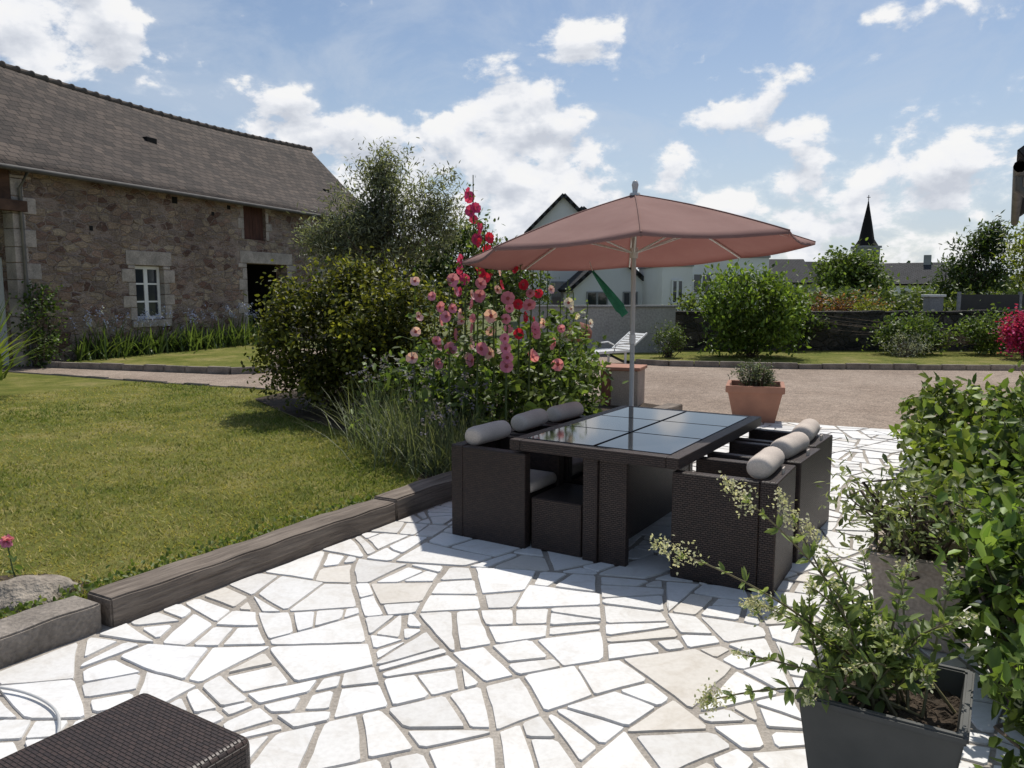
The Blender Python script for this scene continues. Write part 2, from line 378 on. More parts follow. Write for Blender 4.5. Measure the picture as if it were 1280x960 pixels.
# ------------------------------------------------------------------ ground sheets
FIELD=simple('field',(.13,.14,.05),(.09,.11,.035),.05,.95,.2,.05)
poly('ground',[(-900,-200),(900,-200),(900,1800),(-900,1800)],-.03,FIELD)
poly('gravel_courtyard',[(-26,-8),(26,-8),(26,23.5),(-26,24)],-.012,GRAVEL)
def pip(x,y,pts):
    ins=np.zeros(len(x),bool); n=len(pts)
    for i in range(n):
        x1,y1=pts[i][0],pts[i][1]; x2,y2=pts[(i+1)%n][0],pts[(i+1)%n][1]
        c=((y1>y)!=(y2>y))&(x<(x2-x1)*(y-y1)/((y2-y1)+1e-12)+x1); ins^=c
    return ins
def arc(pts):
    return [tuple(p)[:2] for p in pts]
lawn_pts=arc([P(-1.84,-7),P(-1.84,2.2),(-2.0,12.1),(-3.1,12.55),(-3.9,12.9),(-6.2,13.9),(-9,15.3),(-13,17.2),(-24,20),(-24,-3)])
poly('lawn',lawn_pts,.085,LAWN)
bed_pts=arc([P(-1.84,-.45),(-.80,7.05),(-1.6,8.6),(-2.9,10.2),(-3.9,11.8),(-3.5,13.2),(-2.2,13.7),(-.6,13.4),(.8,12.5),P(-2.4,5.5),P(-1.84,5.3)])
poly('flower_bed_soil',bed_pts,.10,SOIL)
strip_pts=[(-12.5,18.75),(-10.8,18.05),(-8,17.15),(-5.9,16.5),(-5.35,16.7),(-5.2,17.3),(-8.1,24.9),(-8.9,24.5),(-11.1,18.6)]
poly('barn_lawn',strip_pts,.05,LAWN)
far_pts=[(2.7,19.2),(3.0,18.6),(3.7,18.2),(6.4,17.55),(11,17.2),(24,16.6),(24,22.2),(2.6,22.2)]
poly('far_lawn',far_pts,.05,LAWN)
def kerb_strip(name,pts,w,h,mat,z0=-.02,seglen=.5):
    par=empty(name); lst=[]; bm=bmesh.new()
    for i in range(len(pts)-1):
        a=Vector((*pts[i],0)); b=Vector((*pts[i+1],0)); L=(b-a).length; n=max(1,int(L/seglen)); d=(b-a)/L; s=Vector((-d.y,d.x,0))
        for j in range(n):
            c=a+d*(L*(j+.5)/n); r=bmesh.ops.create_cube(bm,size=1); hl=L/n-.012; hh=h*(1+random.uniform(-.12,.12))
            for v in r['verts']:
                p=v.co.copy(); v.co=c+d*p.x*hl+s*p.y*w+Vector((0,0,z0+(p.z+.5)*(hh-z0)))
            bmesh.ops.bevel(bm,geom=list({e for v in r['verts'] for e in v.link_edges}),offset=.012,segments=2,affect='EDGES')
    return finish(name+'_blocks',bm,mat,par)
kerb_strip('courtyard_kerb',[(2.95,18.7),(3.65,18.25),(6.4,17.55),(11,17.2),(24,16.6)],.12,.11,KERBSTONE)
kerb_strip('barn_lawn_kerb',[(-12.5,18.7),(-10.8,18.0),(-8,17.1),(-5.9,16.43),(-5.3,16.65),(-5.15,17.3)],.12,.13,KERBSTONE)
kerb_strip('path_kerb',[(-3.9,12.95),(-6.2,13.98),(-9,15.38),(-13,17.3)],.06,.095,KERBSTONE)

# paving
poly('patio_mortar_bed',arc([P(-1.72,-6.5),P(3.4,-6.5),P(3.4,5.35),P(-1.85,5.35),P(-1.85,-.2)]),.015,MORTAR)
def area(p): return .5*abs(sum(p[i][0]*p[(i+1)%len(p)][1]-p[(i+1)%len(p)][0]*p[i][1] for i in range(len(p))))
def perim(p): return sum(math.hypot(p[i][0]-p[i-1][0],p[i][1]-p[i-1][1]) for i in range(len(p)))
def clip(p,nx,ny,d):  # keep nx*x+ny*y<=d
    out=[]
    for i in range(len(p)):
        a=p[i]; b=p[(i+1)%len(p)]; fa=nx*a[0]+ny*a[1]-d; fb=nx*b[0]+ny*b[1]-d
        if fa<=0: out.append(a)
        if (fa<0<fb) or (fb<0<fa):
            t=fa/(fa-fb); out.append((a[0]+(b[0]-a[0])*t,a[1]+(b[1]-a[1])*t))
    return out
def minang(p):
    m=9
    for i in range(len(p)):
        a=p[i-1];b=p[i];c=p[(i+1)%len(p)]
        v1=(a[0]-b[0],a[1]-b[1]);v2=(c[0]-b[0],c[1]-b[1]); l=math.hypot(*v1)*math.hypot(*v2)
        if l<1e-9: continue
        m=min(m,math.acos(max(-1,min(1,(v1[0]*v2[0]+v1[1]*v2[1])/l))))
    return m
stones=[]
prnd=random.Random(33)
def split(p,tgt,depth=0):
    A=area(p)
    if A<tgt: stones.append(p); return
    cx=sum(q[0] for q in p)/len(p); cy=sum(q[1] for q in p)/len(p)
    sxx=sum((q[0]-cx)**2 for q in p); syy=sum((q[1]-cy)**2 for q in p); sxy=sum((q[0]-cx)*(q[1]-cy) for q in p)
    ang0=.5*math.atan2(2*sxy,sxx-syy)
    best=None
    for _ in range(6):
        ang=ang0+prnd.gauss(0,.34)
        if prnd.random()<.22 and A<.4: ang+=math.pi/2
        nx,ny=math.cos(ang),math.sin(ang); pr=[nx*(q[0]-cx)+ny*(q[1]-cy) for q in p]; ex=max(abs(t) for t in pr)
        d=nx*cx+ny*cy+prnd.uniform(-.38,.38)*ex
        a=clip(p,nx,ny,d); b=clip(p,-nx,-ny,-d)
        if len(a)<3 or len(b)<3: continue
        aa,ab=area(a),area(b)
        if min(aa,ab)<.009: continue
        ma=min(minang(a),minang(b))
        sc=min(ma,R(60))+.35*prnd.random()-(.6 if ma<R(33) else 0)+.2*min(aa/perim(a)**2,ab/perim(b)**2)*16
        if best is None or sc>best[0]: best=(sc,a,b)
    if best is None: stones.append(p); return
    for q in best[1:]:
        split(q, prnd.choice([.022,.035,.05,.07,.09,.12,.17,.07,.10]) ,depth+1)
import sys; sys.setrecursionlimit(5000)
split([(-1.60,-6.4),(3.3,-6.4),(3.3,5.28),(-1.60,5.28)],.1)
def ccw(p):
    s=sum(p[i][0]*p[(i+1)%len(p)][1]-p[(i+1)%len(p)][0]*p[i][1] for i in range(len(p)))
    return p if s>0 else p[::-1]
def warp(x,y):
    k=min(1,max(0,(x+1.60)/.5))
    dx=.10*math.sin(1.2*y+1.3*math.sin(.8*x+.5))+.012*math.sin(4.3*y+2.1*x+1)
    dy=.10*math.sin(1.3*x+1.1+1.2*math.sin(.9*y))+.012*math.sin(4.7*x-1.9*y)
    return x+dx*k,y+dy*k
bm=bmesh.new(); cl=bm.verts.layers.float_color.new('Col')
for p in stones:
    p=ccw(p); q=p
    g=prnd.uniform(.009,.0165)
    for i in range(len(p)):
        a=p[i]; b=p[(i+1)%len(p)]; L=math.hypot(b[0]-a[0],b[1]-a[1])
        if L<1e-5: continue
        nx,ny=(b[1]-a[1])/L,-(b[0]-a[0])/L
        q=clip(q,nx,ny,nx*a[0]+ny*a[1]-g*prnd.uniform(.5,1.8))
        if len(q)<3: break
    if len(q)<3 or area(q)<.003: continue
    r=[]
    for i in range(len(q)):
        a=q[i-1]; b=q[i]; c=q[(i+1)%len(q)]
        for o in (a,c):
            L=math.hypot(o[0]-b[0],o[1]-b[1]); t=min(.3,prnd.uniform(.003,.022)/max(L,1e-4))
            r.append((b[0]+(o[0]-b[0])*t+prnd.uniform(-.002,.002),b[1]+(o[1]-b[1])*t+prnd.uniform(-.002,.002)))
    rr=[]
    for i in range(len(r)):
        a=r[i]; b=r[(i+1)%len(r)]; L=math.hypot(a[0]-b[0],a[1]-b[1]); m_=max(1,int(L/.08))
        for k in range(m_):
            t=k/m_; j=.004 if k else 0
            rr.append(warp(a[0]+(b[0]-a[0])*t+prnd.uniform(-j,j),a[1]+(b[1]-a[1])*t+prnd.uniform(-j,j)))
    r=rr
    base=prnd.choice([(.79,.785,.77)]*7+[(.74,.73,.71)]*4+[(.69,.655,.60)]+[(.81,.81,.805)]*4+[(.70,.69,.67)])
    k=prnd.uniform(.93,1.02); colr=tuple(x*k for x in base)+(1,)
    zt=.024+prnd.uniform(-.002,.002)
    top=[];bot=[]
    for (x,y) in r:
        wp=P(x,y,zt); v=bm.verts.new(wp); v[cl]=colr; top.append(v)
    cx=sum(x for x,y in r)/len(r); cy=sum(y for x,y in r)/len(r)
    for (x,y) in r:
        dx,dy=x-cx,y-cy; L=math.hypot(dx,dy); wp=P(x+dx/L*.005,y+dy/L*.005,.008); v=bm.verts.new(wp); v[cl]=(*[c*.8 for c in colr[:3]],1); bot.append(v)
    try: bm.faces.new(top)
    except ValueError: continue
    for i in range(len(top)):
        j=(i+1)%len(top); bm.faces.new((top[i],bot[i],bot[j],top[j]))
bmesh.ops.recalc_face_normals(bm,faces=bm.faces)
me=bpy.data.meshes.new('crazy_paving'); bm.to_mesh(me); bm.free(); me.materials.append(FLAG)
link(bpy.data.objects.new('crazy_paving_patio',me))

# patio kerb
pk=empty('patio_kerb',P(0,0),RZ)
def rough_beam(name,lst,mat,parent,amp=.004):
    bm=bmesh.new()
    for x0,x1,y0,y1,z0,z1 in lst:
        r=bmesh.ops.create_cube(bm,size=1.0)
        for v in r['verts']: v.co=Vector(((x0+x1)/2+v.co.x*(x1-x0),(y0+y1)/2+v.co.y*(y1-y0),(z0+z1)/2+v.co.z*(z1-z0)))
        es=list({e for v in r['verts'] for e in v.link_edges})
        bmesh.ops.bevel(bm,geom=es,offset=.010,segments=2,affect='EDGES')
    ln=[e for e in bm.edges if e.calc_length()>.6]
    bmesh.ops.subdivide_edges(bm,edges=ln,cuts=24,use_grid_fill=True)
    for v in bm.verts:
        y=v.co.y; v.co.z+=amp*math.sin(y*5+v.co.x*9)+amp*.7*math.sin(y*17+3*v.co.x); v.co.x+=amp*math.sin(y*6.3+1)+amp*.5*math.sin(y*23+v.co.z*30)
    bmesh.ops.recalc_face_normals(bm,faces=bm.faces)
    return finish(name,bm,mat,parent)
rough_beam('granite_edging',[(-1.85,-1.62,-5.2,-4.14,-.02,.15),(-1.86,-1.625,-4.12,-3.08,-.02,.16)],KERBSTONE,pk)
rough_beam('timber_sleepers',[(-1.83,-1.61,-3.04,-.84,-.02,.165),(-1.85,-1.62,-.82,1.5,-.02,.175),(-1.83,-1.62,1.53,3.6,-.02,.15),(-1.84,-1.62,3.63,5.3,-.02,.15)],SLEEPER,pk)

# ------------------------------------------------------------------ dining table
tb=empty('rattan_dining_table',P(0,0),RZ)
T=.75
fr=[(-.58,-.50,-.90,.92,T-.07,T),(.50,.58,-.90,.92,T-.07,T),(-.4995,.4995,-.90,-.82,T-.07,T-.001),(-.4995,.4995,.84,.92,T-.07,T-.001)]
boxes('top_frame',fr,WICKER,tb,.006)
boxes('glass_supports',[(-.035,.035,-.819,.839,T-.06,T-.012),(-.499,-.036,-.28,-.22,T-.06,T-.013),(.036,.499,-.28,-.22,T-.06,T-.013),(-.499,-.036,.28,.34,T-.06,T-.013),(.036,.499,.28,.34,T-.06,T-.013)],BLACKP,tb,.003)
gl=[]
for x0,x1 in ((-.495,-.012),(.012,.495)):
    for y0,y1 in ((-.815,-.259),(-.241,.301),(.319,.835)): gl.append((x0,x1,y0,y1,T-.010,T+.002))
boxes('glass_panels',gl,TGLASS,tb,.002,1)
boxes('pedestal',[(-.045,.045,-.80,.82,.03,T-.071),(-.05,.05,-.88,-.801,.0,T-.071),(.051,.24,-.86,-.81,.0,T-.072),(-.05,.05,.821,.90,.0,T-.071)],WICKER,tb,.006)

# chairs
def cushion(name,x0,x1,y0,y1,z0,z1,parent,r=.035):
    o=boxes(name,[(x0,x1,y0,y1,z0,z1)],CUSHION,parent,r,4,True); return o
def chair(v,u,rz,ott):
    e=empty('rattan_armchair',P(v,u),rz); W=.265
    boxes('shell',[(0,.095,-W,W,.02,.665),(.0955,.60,-W,-W+.075,.02,.66),(.0955,.60,W-.075,W,.02,.66),(.096,.57,-W+.0755,W-.0755,.04,.37)],WICKER,e,.010,3)
    boxes('feet',[(x,x+.03,y,y+.03,0,.02) for x in (.01,.55) for y in (-W+.01,W-.04)],BLACKP,e)
    cushion('seat_cushion',.10,.60,-W+.08,W-.08,.372,.455,e)
    L=.205;r=.070
    pr=[(0.001,-L-.002),(r*.5,-L-.001),(r*.82,-L+.006),(r*.96,-L+.022),(r*1.0,-L+.05),(r*1.03,-.05),(r*1.0,.06),(r*1.01,L-.05),(r*.96,L-.022),(r*.82,L-.006),(r*.5,L+.001),(0.001,L+.002)]
    b=lathe('bolster_cushion',pr,CUSHION,e,20); b.rotation_euler=(R(90),0,R(random.uniform(-5,5))); b.location=(.125+random.uniform(-.01,.02),random.uniform(-.01,.01),.722+random.uniform(-.008,.01)); b.scale=(1.05,.95,1)
    boxes('bolster_strap',[(.02,.028,-.03,.03,.62,.70)],CUSHION,e,.002)
for v,u in ((-1.06,-.625),(-1.06,-.055),(-1.05,.50)): chair(v,u,RZ+R(random.uniform(-2,2)),1)
for v,u in ((1.12,-.585),(1.13,.03),(1.10,.62)): chair(v,u,RZ+math.pi+R(random.uniform(-2,2)),0)
for u in (-.62,-.05,.5):
    e=empty('rattan_ottoman',P(-.25,u),RZ)
    boxes('base',[(-.19,.18,-.235,.235,.02,.37)],WICKER,e,.010,3)
    boxes('feet',[(x,x+.03,y,y+.03,0,.02) for x in (-.17,.13) for y in (-.22,.18)],BLACKP,e)
# foreground side table
e=empty('rattan_side_table',P(.055,-4.12),RZ)
boxes('body',[(-.265,.265,-.37,.37,.02,.405)],WICKER,e,.03,5)
boxes('feet',[(x,x+.03,y,y+.03,0,.02) for x in (-.22,.19) for y in (-.32,.29)],BLACKP,e)
# cable
cp=[(-2.6,3.0,.045),(-2.35,3.17,.045),(-2.14,3.16,.042),(-1.95,3.08,.04),(-1.80,2.95,.04),(-1.70,2.75,.04),(-1.66,2.5,.04),(-1.7,2.2,.04)]
def smooth_path(cp,n=6):
    out=[]; c=[Vector(p) for p in cp]
    for i in range(len(c)-1):
        p0=c[max(i-1,0)];p1=c[i];p2=c[i+1];p3=c[min(i+2,len(c)-1)]
        for k in range(n):
            t=k/n; out.append(.5*((2*p1)+(p2-p0)*t+(2*p0-5*p1+4*p2-p3)*t*t+(3*p1-p0-3*p2+p3)*t**3))
    out.append(c[-1]); return out
tubes('garden_cable',[(smooth_path(cp),.006)],METAL,None,8)

# ------------------------------------------------------------------ parasol
UX,UY=1.07,7.0
ue=empty('garden_parasol',(UX,UY,0),R(-7))
NR=8; Rm=1.53
def cz(t,k):  # t 0..1 radial, k 0 on rib..1 between ribs
    z=2.545-.46*t-.035*t*t+.015*math.sin(math.pi*t); return z-.03*k*math.sin(math.pi*t*.6)
def tl(x,y): return -.040*y+.050*x
V=[];F=[];nt_=14;sub=6
for ri in range(nt_+1):
    t=ri/nt_
    for s in range(NR*sub):
        sec=s//sub; fr_=(s%sub)/sub
        a0=2*math.pi*sec/NR; a1=2*math.pi*(sec+1)/NR
        k=math.sin(math.pi*fr_)
        rr=Rm*(1-.012*k*t)
        x=(math.cos(a0)*(1-fr_)+math.cos(a1)*fr_)*rr*t; y=(math.sin(a0)*(1-fr_)+math.sin(a1)*fr_)*rr*t
        V.append((x,y,cz(t,k)+tl(x,y)+.006*k*math.sin(9*t+sec*2.1)))
n=NR*sub
for s in range(n):   # narrow folded hem
    x,y,z=V[nt_*n+s]; V.append((x*.999,y*.999,z-.022))
for ri in range(nt_+1):
    for s in range(n): F.append((ri*n+s,ri*n+(s+1)%n,(ri+1)*n+(s+1)%n,(ri+1)*n+s))
npmesh('canopy',V,F,CANOPY,ue,None,False)
bmq=[]
for k in range(NR):
    a=2*math.pi*k/NR; c,s=math.cos(a),math.sin(a)
    bmq.append(([(c*r,s*r,cz(r/Rm,0)+.003+tl(c*r,s*r)) for r in np.linspace(.04,Rm,9)],.006))
tubes('canopy_seams',bmq,CANOPY,ue,5)
pz=[]
for k in range(NR):
    a=2*math.pi*k/NR; c,s=math.cos(a),math.sin(a)
    pz.append(([(c*r,s*r,cz(r/Rm,0)-.022+tl(c*r,s*r)) for r in np.linspace(.04,Rm-.01,9)],.009))
    pz.append(([(c*.03,s*.03,2.05),(c*.8,s*.8,cz(.53,0)-.035+tl(c*.8,s*.8))],.008))
tubes('ribs',pz,WHITE,ue,6)
tubes('pole',[([(0,0,.05),(0,0,1.3),(0,0,2.55)],.021)],METAL,ue,14)
tubes('tilt_collar',[([(0,0,2.0),(0,0,2.09)],.036),([(0,0,1.25),(0,0,1.33)],.028)],WHITE,ue,14)
lathe('finial',[(.05,2.535),(.045,2.56),(.022,2.565),(.024,2.60),(.03,2.63),(.022,2.66),(.001,2.67)],METAL,ue,14)
lathe('base',[(.001,.01),(.26,.01),(.27,.03),(.26,.07),(.05,.10),(.035,.12),(.033,.35),(.001,.36)],GREYP,ue,28)
# green cloth hanging from a cord
ge=empty('green_cloth_strip',(0,0,0))
V=[];F=[]
pa,pb=Vector((.83,8.2,1.92)),Vector((1.16,8.1,1.47))
for i in range(13):
    t=i/12; c=pa.lerp(pb,t); wdt=.012+.05*t*(1 if t<.9 else .6)
    for j in range(5):
        q=(j-2)/2; V.append((c.x+q*wdt*.8,c.y+.02*math.sin(j*2.2+t*5),c.z+q*wdt*.65))
for i in range(12):
    for j in range(4): F.append((i*5+j,i*5+j+1,(i+1)*5+j+1,(i+1)*5+j))
npmesh('cloth',V,F,GREENCLOTH,ge,None,True)
tubes('cord',[([(.83,8.2,1.92),(.80,8.22,2.02)],.004)],WHITE,ge)

# ------------------------------------------------------------------ planters
def planter(name,loc,rz,wt,wb,h,mat,soil=True,th=.025,rim=.035,rimh=.05):
    e=empty(name,loc,rz); bm=bmesh.new()
    def ring(w,z): return [bm.verts.new((sx*w/2,sy*w/2,z)) for sx,sy in ((-1,-1),(1,-1),(1,1),(-1,1))]
    rs=[ring(wb,0),ring(wt-.01,h-rimh),ring(wt+rim,h-rimh+.004),ring(wt+rim,h),ring(wt-2*th,h),ring(wt-2*th-.03,h-.12)]
    bm.faces.new(rs[0][::-1])
    for a,b in zip(rs,rs[1:]):
        for i in range(4): bm.faces.new((a[i],a[(i+1)%4],b[(i+1)%4],b[i]))
    es=[ed for ed in bm.edges if ed.is_manifold]
    bmesh.ops.bevel(bm,geom=es,offset=.006,segments=2,affect='EDGES')
    finish('pot',bm,mat,e)
    if soil:
        bm=bmesh.new(); bmesh.ops.create_grid(bm,x_segments=20,y_segments=20,size=(wt-2*th-.014)/2)
        for v in bm.verts: v.co.z=h-.085+random.uniform(-.012,.014)
        finish('soil',bm,SOIL,e)
    return e
NP=planter('grey_planter',(1.23,2.45,.03),RZ,.47,.36,.41,GREYP,rim=.012,rimh=.03,th=.02)
BP=planter('beige_planter',(2.0,3.72,.03),RZ,.42,.32,.44,BEIGEP)
TP=planter('terracotta_planter',(3.22,10.35,.0),RZ+.25,.68,.50,.50,TERRA,rimh=.09,rim=.05)

def colr(n,c1,c2,var=.25,clump=None):
    t=rng.random((n,1)); c=np.array(c1)*(1-t)+np.array(c2)*t
    c=c*(1+rng.normal(size=(n,1))*var*.5).clip(.4,1.8)
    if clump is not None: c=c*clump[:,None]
    return c.clip(.005,.9)
def ball(center,rad,ncl,rcl,per,shell=.55,zmin=None):
    """clumped crown"""
    d=unit(rng.normal(size=(ncl,3))); r=(shell+(1-shell)*rng.random((ncl,1)))
    cc=d*r*np.array(rad)*(1+rng.normal(size=(ncl,1))*.12)
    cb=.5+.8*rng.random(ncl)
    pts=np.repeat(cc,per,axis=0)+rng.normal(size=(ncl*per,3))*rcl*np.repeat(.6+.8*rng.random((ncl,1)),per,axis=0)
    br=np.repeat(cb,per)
    rn=np.linalg.norm(pts/np.array(rad),axis=1); br=br*(.5+.5*np.clip(rn,0,1.1))  # inner shade painted into leaf colour: darker toward the crown centre
    pts=pts+np.array(center)
    if zmin is not None:
        k=pts[:,2]>zmin; pts=pts[k]; br=br[k]
    return pts,br,cc+np.array(center)
def bush(name,parts,c1,c2,ln,wd,stems_from=None,up=.2,mat=LEAF,parent=None,nst=25,var=.3):
    e=empty(name,(0,0,0)) if parent is None else parent
    P_=[];B_=[];CC=[]
    for p in parts:
        a,b,c=ball(**p); P_.append(a);B_.append(b);CC.append(c)
    a=np.concatenate(P_);b=np.concatenate(B_);CC=np.concatenate(CC)
    n=len(a)
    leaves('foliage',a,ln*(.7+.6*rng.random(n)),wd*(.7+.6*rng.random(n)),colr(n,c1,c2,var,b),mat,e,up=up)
    if stems_from is not None:
        paths=[]
        for c in CC[rng.choice(len(CC),min(nst,len(CC)),replace=False)]:
            s=np.array(stems_from,float)+np.append(rng.normal(size=2)*.06,0); m=(s+c)/2+rng.normal(size=3)*.08; m[2]+=.08
            paths.append(([s,(s+m)/2,m,(m+c)/2,c],[.012,.010,.008,.005,.003]))
        tubes('branches',paths,BARK,e,5)
    return e
def tree(name,base,h,parts,c1,c2,ln,wd,tr=.12,nb=30,var=.3,lean=(0,0)):
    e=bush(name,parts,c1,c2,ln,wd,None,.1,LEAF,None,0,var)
    ps=[];b=Vector(base); top=Vector(parts[0]['center']); top.z=max(b.z+.4*h,top.z-parts[0]['rad'][2]*.4)
    trunk=[b,b.lerp(top,.35)+Vector((.05,.03,0))*h*.2,b.lerp(top,.7)-Vector((.03,.02,0))*h*.15,top]
    ps.append((trunk,[tr*1.25,tr*.95,tr*.75,tr*.5]))
    for i in range(nb):
        p=random.choice(parts); d=Vector(rng.normal(size=3)).normalized()
        tgt=Vector(p['center'])+Vector((d.x*p['rad'][0],d.y*p['rad'][1],abs(d.z)*p['rad'][2]*.9-.1*p['rad'][2]))*.85
        s=trunk[2].lerp(trunk[3],random.random()) if i%3 else trunk[1].lerp(trunk[2],random.random())
        m=s.lerp(tgt,.5)+Vector(rng.normal(size=3))*.06*h*.5
        ps.append(([s,s.lerp(m,.6),m,tgt],[tr*.25,tr*.17,tr*.10,tr*.03]))
    tubes('trunk_and_limbs',ps,BARK,e,7); return e

# herb in terracotta
bush('pot_shrub',[dict(center=(3.22,10.35,.60),rad=(.27,.27,.17),ncl=60,rcl=.035,per=30,zmin=.4)],(.07,.10,.06),(.13,.16,.09),.045,.012,(3.22,10.35,.42))
# plant in beige planter
bush('planter_shrub',[dict(center=(1.93,3.70,.64),rad=(.36,.36,.18),ncl=70,rcl=.06,per=15,zmin=.42)],(.13,.17,.06),(.26,.29,.13),.055,.018,(2.0,3.72,.38),nst=40,up=.4)
# brick plinth by the bed
e=empty('brick_pillar',(1.60,11.3,0),RZ+.2)
boxes('brick_side',[(-.27,-.12,-.25,.25,0,.60)],BRICK,e,.01); boxes('render_side',[(-.119,.27,-.25,.25,0,.60)],BEIGEP,e,.01); boxes('cap',[(-.30,.30,-.28,.28,.601,.65)],TERRA,e,.01)

# valerian in the grey planter
ve=empty('valerian_plant',(0,0,0))
base=np.array((1.23,2.45,.35)); tips=[(.77,2.5,1.03),(.565,2.50,.85),(.96,2.6,.93),(.62,2.3,.46),(.80,2.45,.70),(1.05,2.55,.84),(1.20,2.6,.80),(.72,2.35,.58),(1.0,2.35,.66),(1.3,2.5,.80),(1.12,2.3,.70),(.85,2.7,.60),(.9,2.25,.50),(1.35,2.65,.74),(1.15,2.75,.72),(.95,2.4,.78),(1.40,2.4,.66),(1.05,2.3,.56),(1.2,2.35,.6),(1.1,2.6,.62),(1.0,2.55,.7),(1.25,2.25,.55),(1.05,2.45,.75),(1.15,2.45,.68),(1.38,2.3,.72),(1.45,2.5,.78)]
paths=[];LC=[];LD=[];LL=[];FC=[]
for ti,t in enumerate(tips):
    t=np.array(t); s=base+np.append(rng.normal(size=2)*.07,0); m=s*.5+t*.5+np.array([0,0,.08 if t[2]>.6 else .14])+rng.normal(size=3)*.03
    pts=[(1-q)**2*s+2*q*(1-q)*m+q*q*t for q in np.linspace(0,1,12)]
    paths.append((pts,list(np.linspace(.0055,.0022,12))))
    for j in range(2,12):
        p=pts[j]; d=pts[j]-pts[j-1]; d/=np.linalg.norm(d); a=rng.normal(size=3); a-=a@d*d; a/=np.linalg.norm(a)
        for sgn in (1,-1):
            for q in range(3 if j>3 else 1):
                aa=a*sgn+rng.normal(size=3)*.3; LC.append(p); LD.append(aa+d*.5); LL.append((.092-.005*j)*rng.uniform(.6,1.2))
    big=t[2]>.8 or ti<5
    nf=190 if big else 40
    L=.15 if t[2]>.8 else .07
    dd=(pts[-1]-pts[-3]); dd/=np.linalg.norm(dd)
    for q in range(nf):
        h=rng.random(); FC.append(t-dd*.03+dd*L*h+rng.normal(size=3)*(.024 if big else .012)*(1.15-h*.8))
tubes('stems',paths,simple('valerian_stem',(.22,.20,.10),(.13,.10,.06),12,.6,.05),ve,6)
n=len(LC); leaves('leaves',LC,LL,np.array(LL)*.34,colr(n,(.13,.19,.06),(.26,.31,.12),.3),LEAF,ve,D=LD)
n=len(FC); leaves('flower_heads',FC,.012,.008,colr(n,(.36,.38,.24),(.62,.58,.46),.3),PETAL,ve)

# right-hand climbing shrubs
bush('hydrangea_bush',[dict(center=(4.25,6.8,.46),rad=(.60,1.2,.42),ncl=130,rcl=.09,per=22,zmin=.02),dict(center=(3.15,5.3,.40),rad=(.34,.55,.32),ncl=45,rcl=.08,per=18,zmin=.02),dict(center=(2.80,4.6,.42),rad=(.26,.35,.26),ncl=28,rcl=.08,per=15,zmin=.02)],(.08,.135,.025),(.24,.30,.075),.095,.060,(3.9,6.4,0.0),nst=50,var=.6)
bush('climbing_vine',[dict(center=(3.45,4.75,.50),rad=(.36,.8,.46),ncl=85,rcl=.10,per=24,zmin=.02),dict(center=(4.7,5.9,.80),rad=(.4,.8,.5),ncl=60,rcl=.09,per=22)],(.04,.075,.018),(.14,.20,.05),.08,.05,(3.4,4.6,0.0),nst=50,var=.5)
bush('leafy_shrub',[dict(center=(2.14,3.05,.48),rad=(.30,.5,.44),ncl=95,rcl=.07,per=20,zmin=.02),dict(center=(1.66,2.32,.32),rad=(.13,.22,.34),ncl=34,rcl=.05,per=16,zmin=.02),dict(center=(2.60,3.6,.62),rad=(.30,.45,.36),ncl=50,rcl=.08,per=18)],(.05,.10,.02),(.20,.28,.07),.072,.038,(2.15,3.0,0.0),nst=60,var=.7)
poly('border_soil',arc([P(2.35,-6.5),P(5.5,-6.5),P(5.5,4.3),P(2.75,4.3)]),.034,SOIL)

# ------------------------------------------------------------------ flower bed planting
bush('evergreen_shrub',[dict(center=(-2.5,10.6,1.10),rad=(.95,.85,.95),ncl=340,rcl=.10,per=46,zmin=.12),
                        dict(center=(-1.65,10.0,.95),rad=(.62,.6,.82),ncl=170,rcl=.10,per=40,zmin=.12),
                        dict(center=(-2.0,10.7,1.65),rad=(.6,.5,.5),ncl=90,rcl=.10,per=36),
                        dict(center=(-1.2,9.9,1.3),rad=(.5,.5,.65),ncl=80,rcl=.10,per=36)],(.025,.042,.010),(.21,.21,.04),.062,.038,(-2.4,10.6,.1),nst=40,var=.9)
tree('olive_tree',(-1.95,12.7,.1),4.4,[dict(center=(-2.15,12.8,2.8),rad=(.95,.9,.90),ncl=200,rcl=.12,per=46,shell=.15),
                                  dict(center=(-2.0,12.8,3.5),rad=(.50,.55,.60),ncl=70,rcl=.12,per=36,shell=.1),
                                  dict(center=(-2.85,12.7,2.4),rad=(.6,.6,.6),ncl=75,rcl=.12,per=40,shell=.2),
                                  dict(center=(-1.25,12.9,2.9),rad=(.6,.6,.75),ncl=90,rcl=.12,per=38,shell=.15)],(.12,.14,.09),(.28,.30,.21),.09,.020,.08,40,.5)
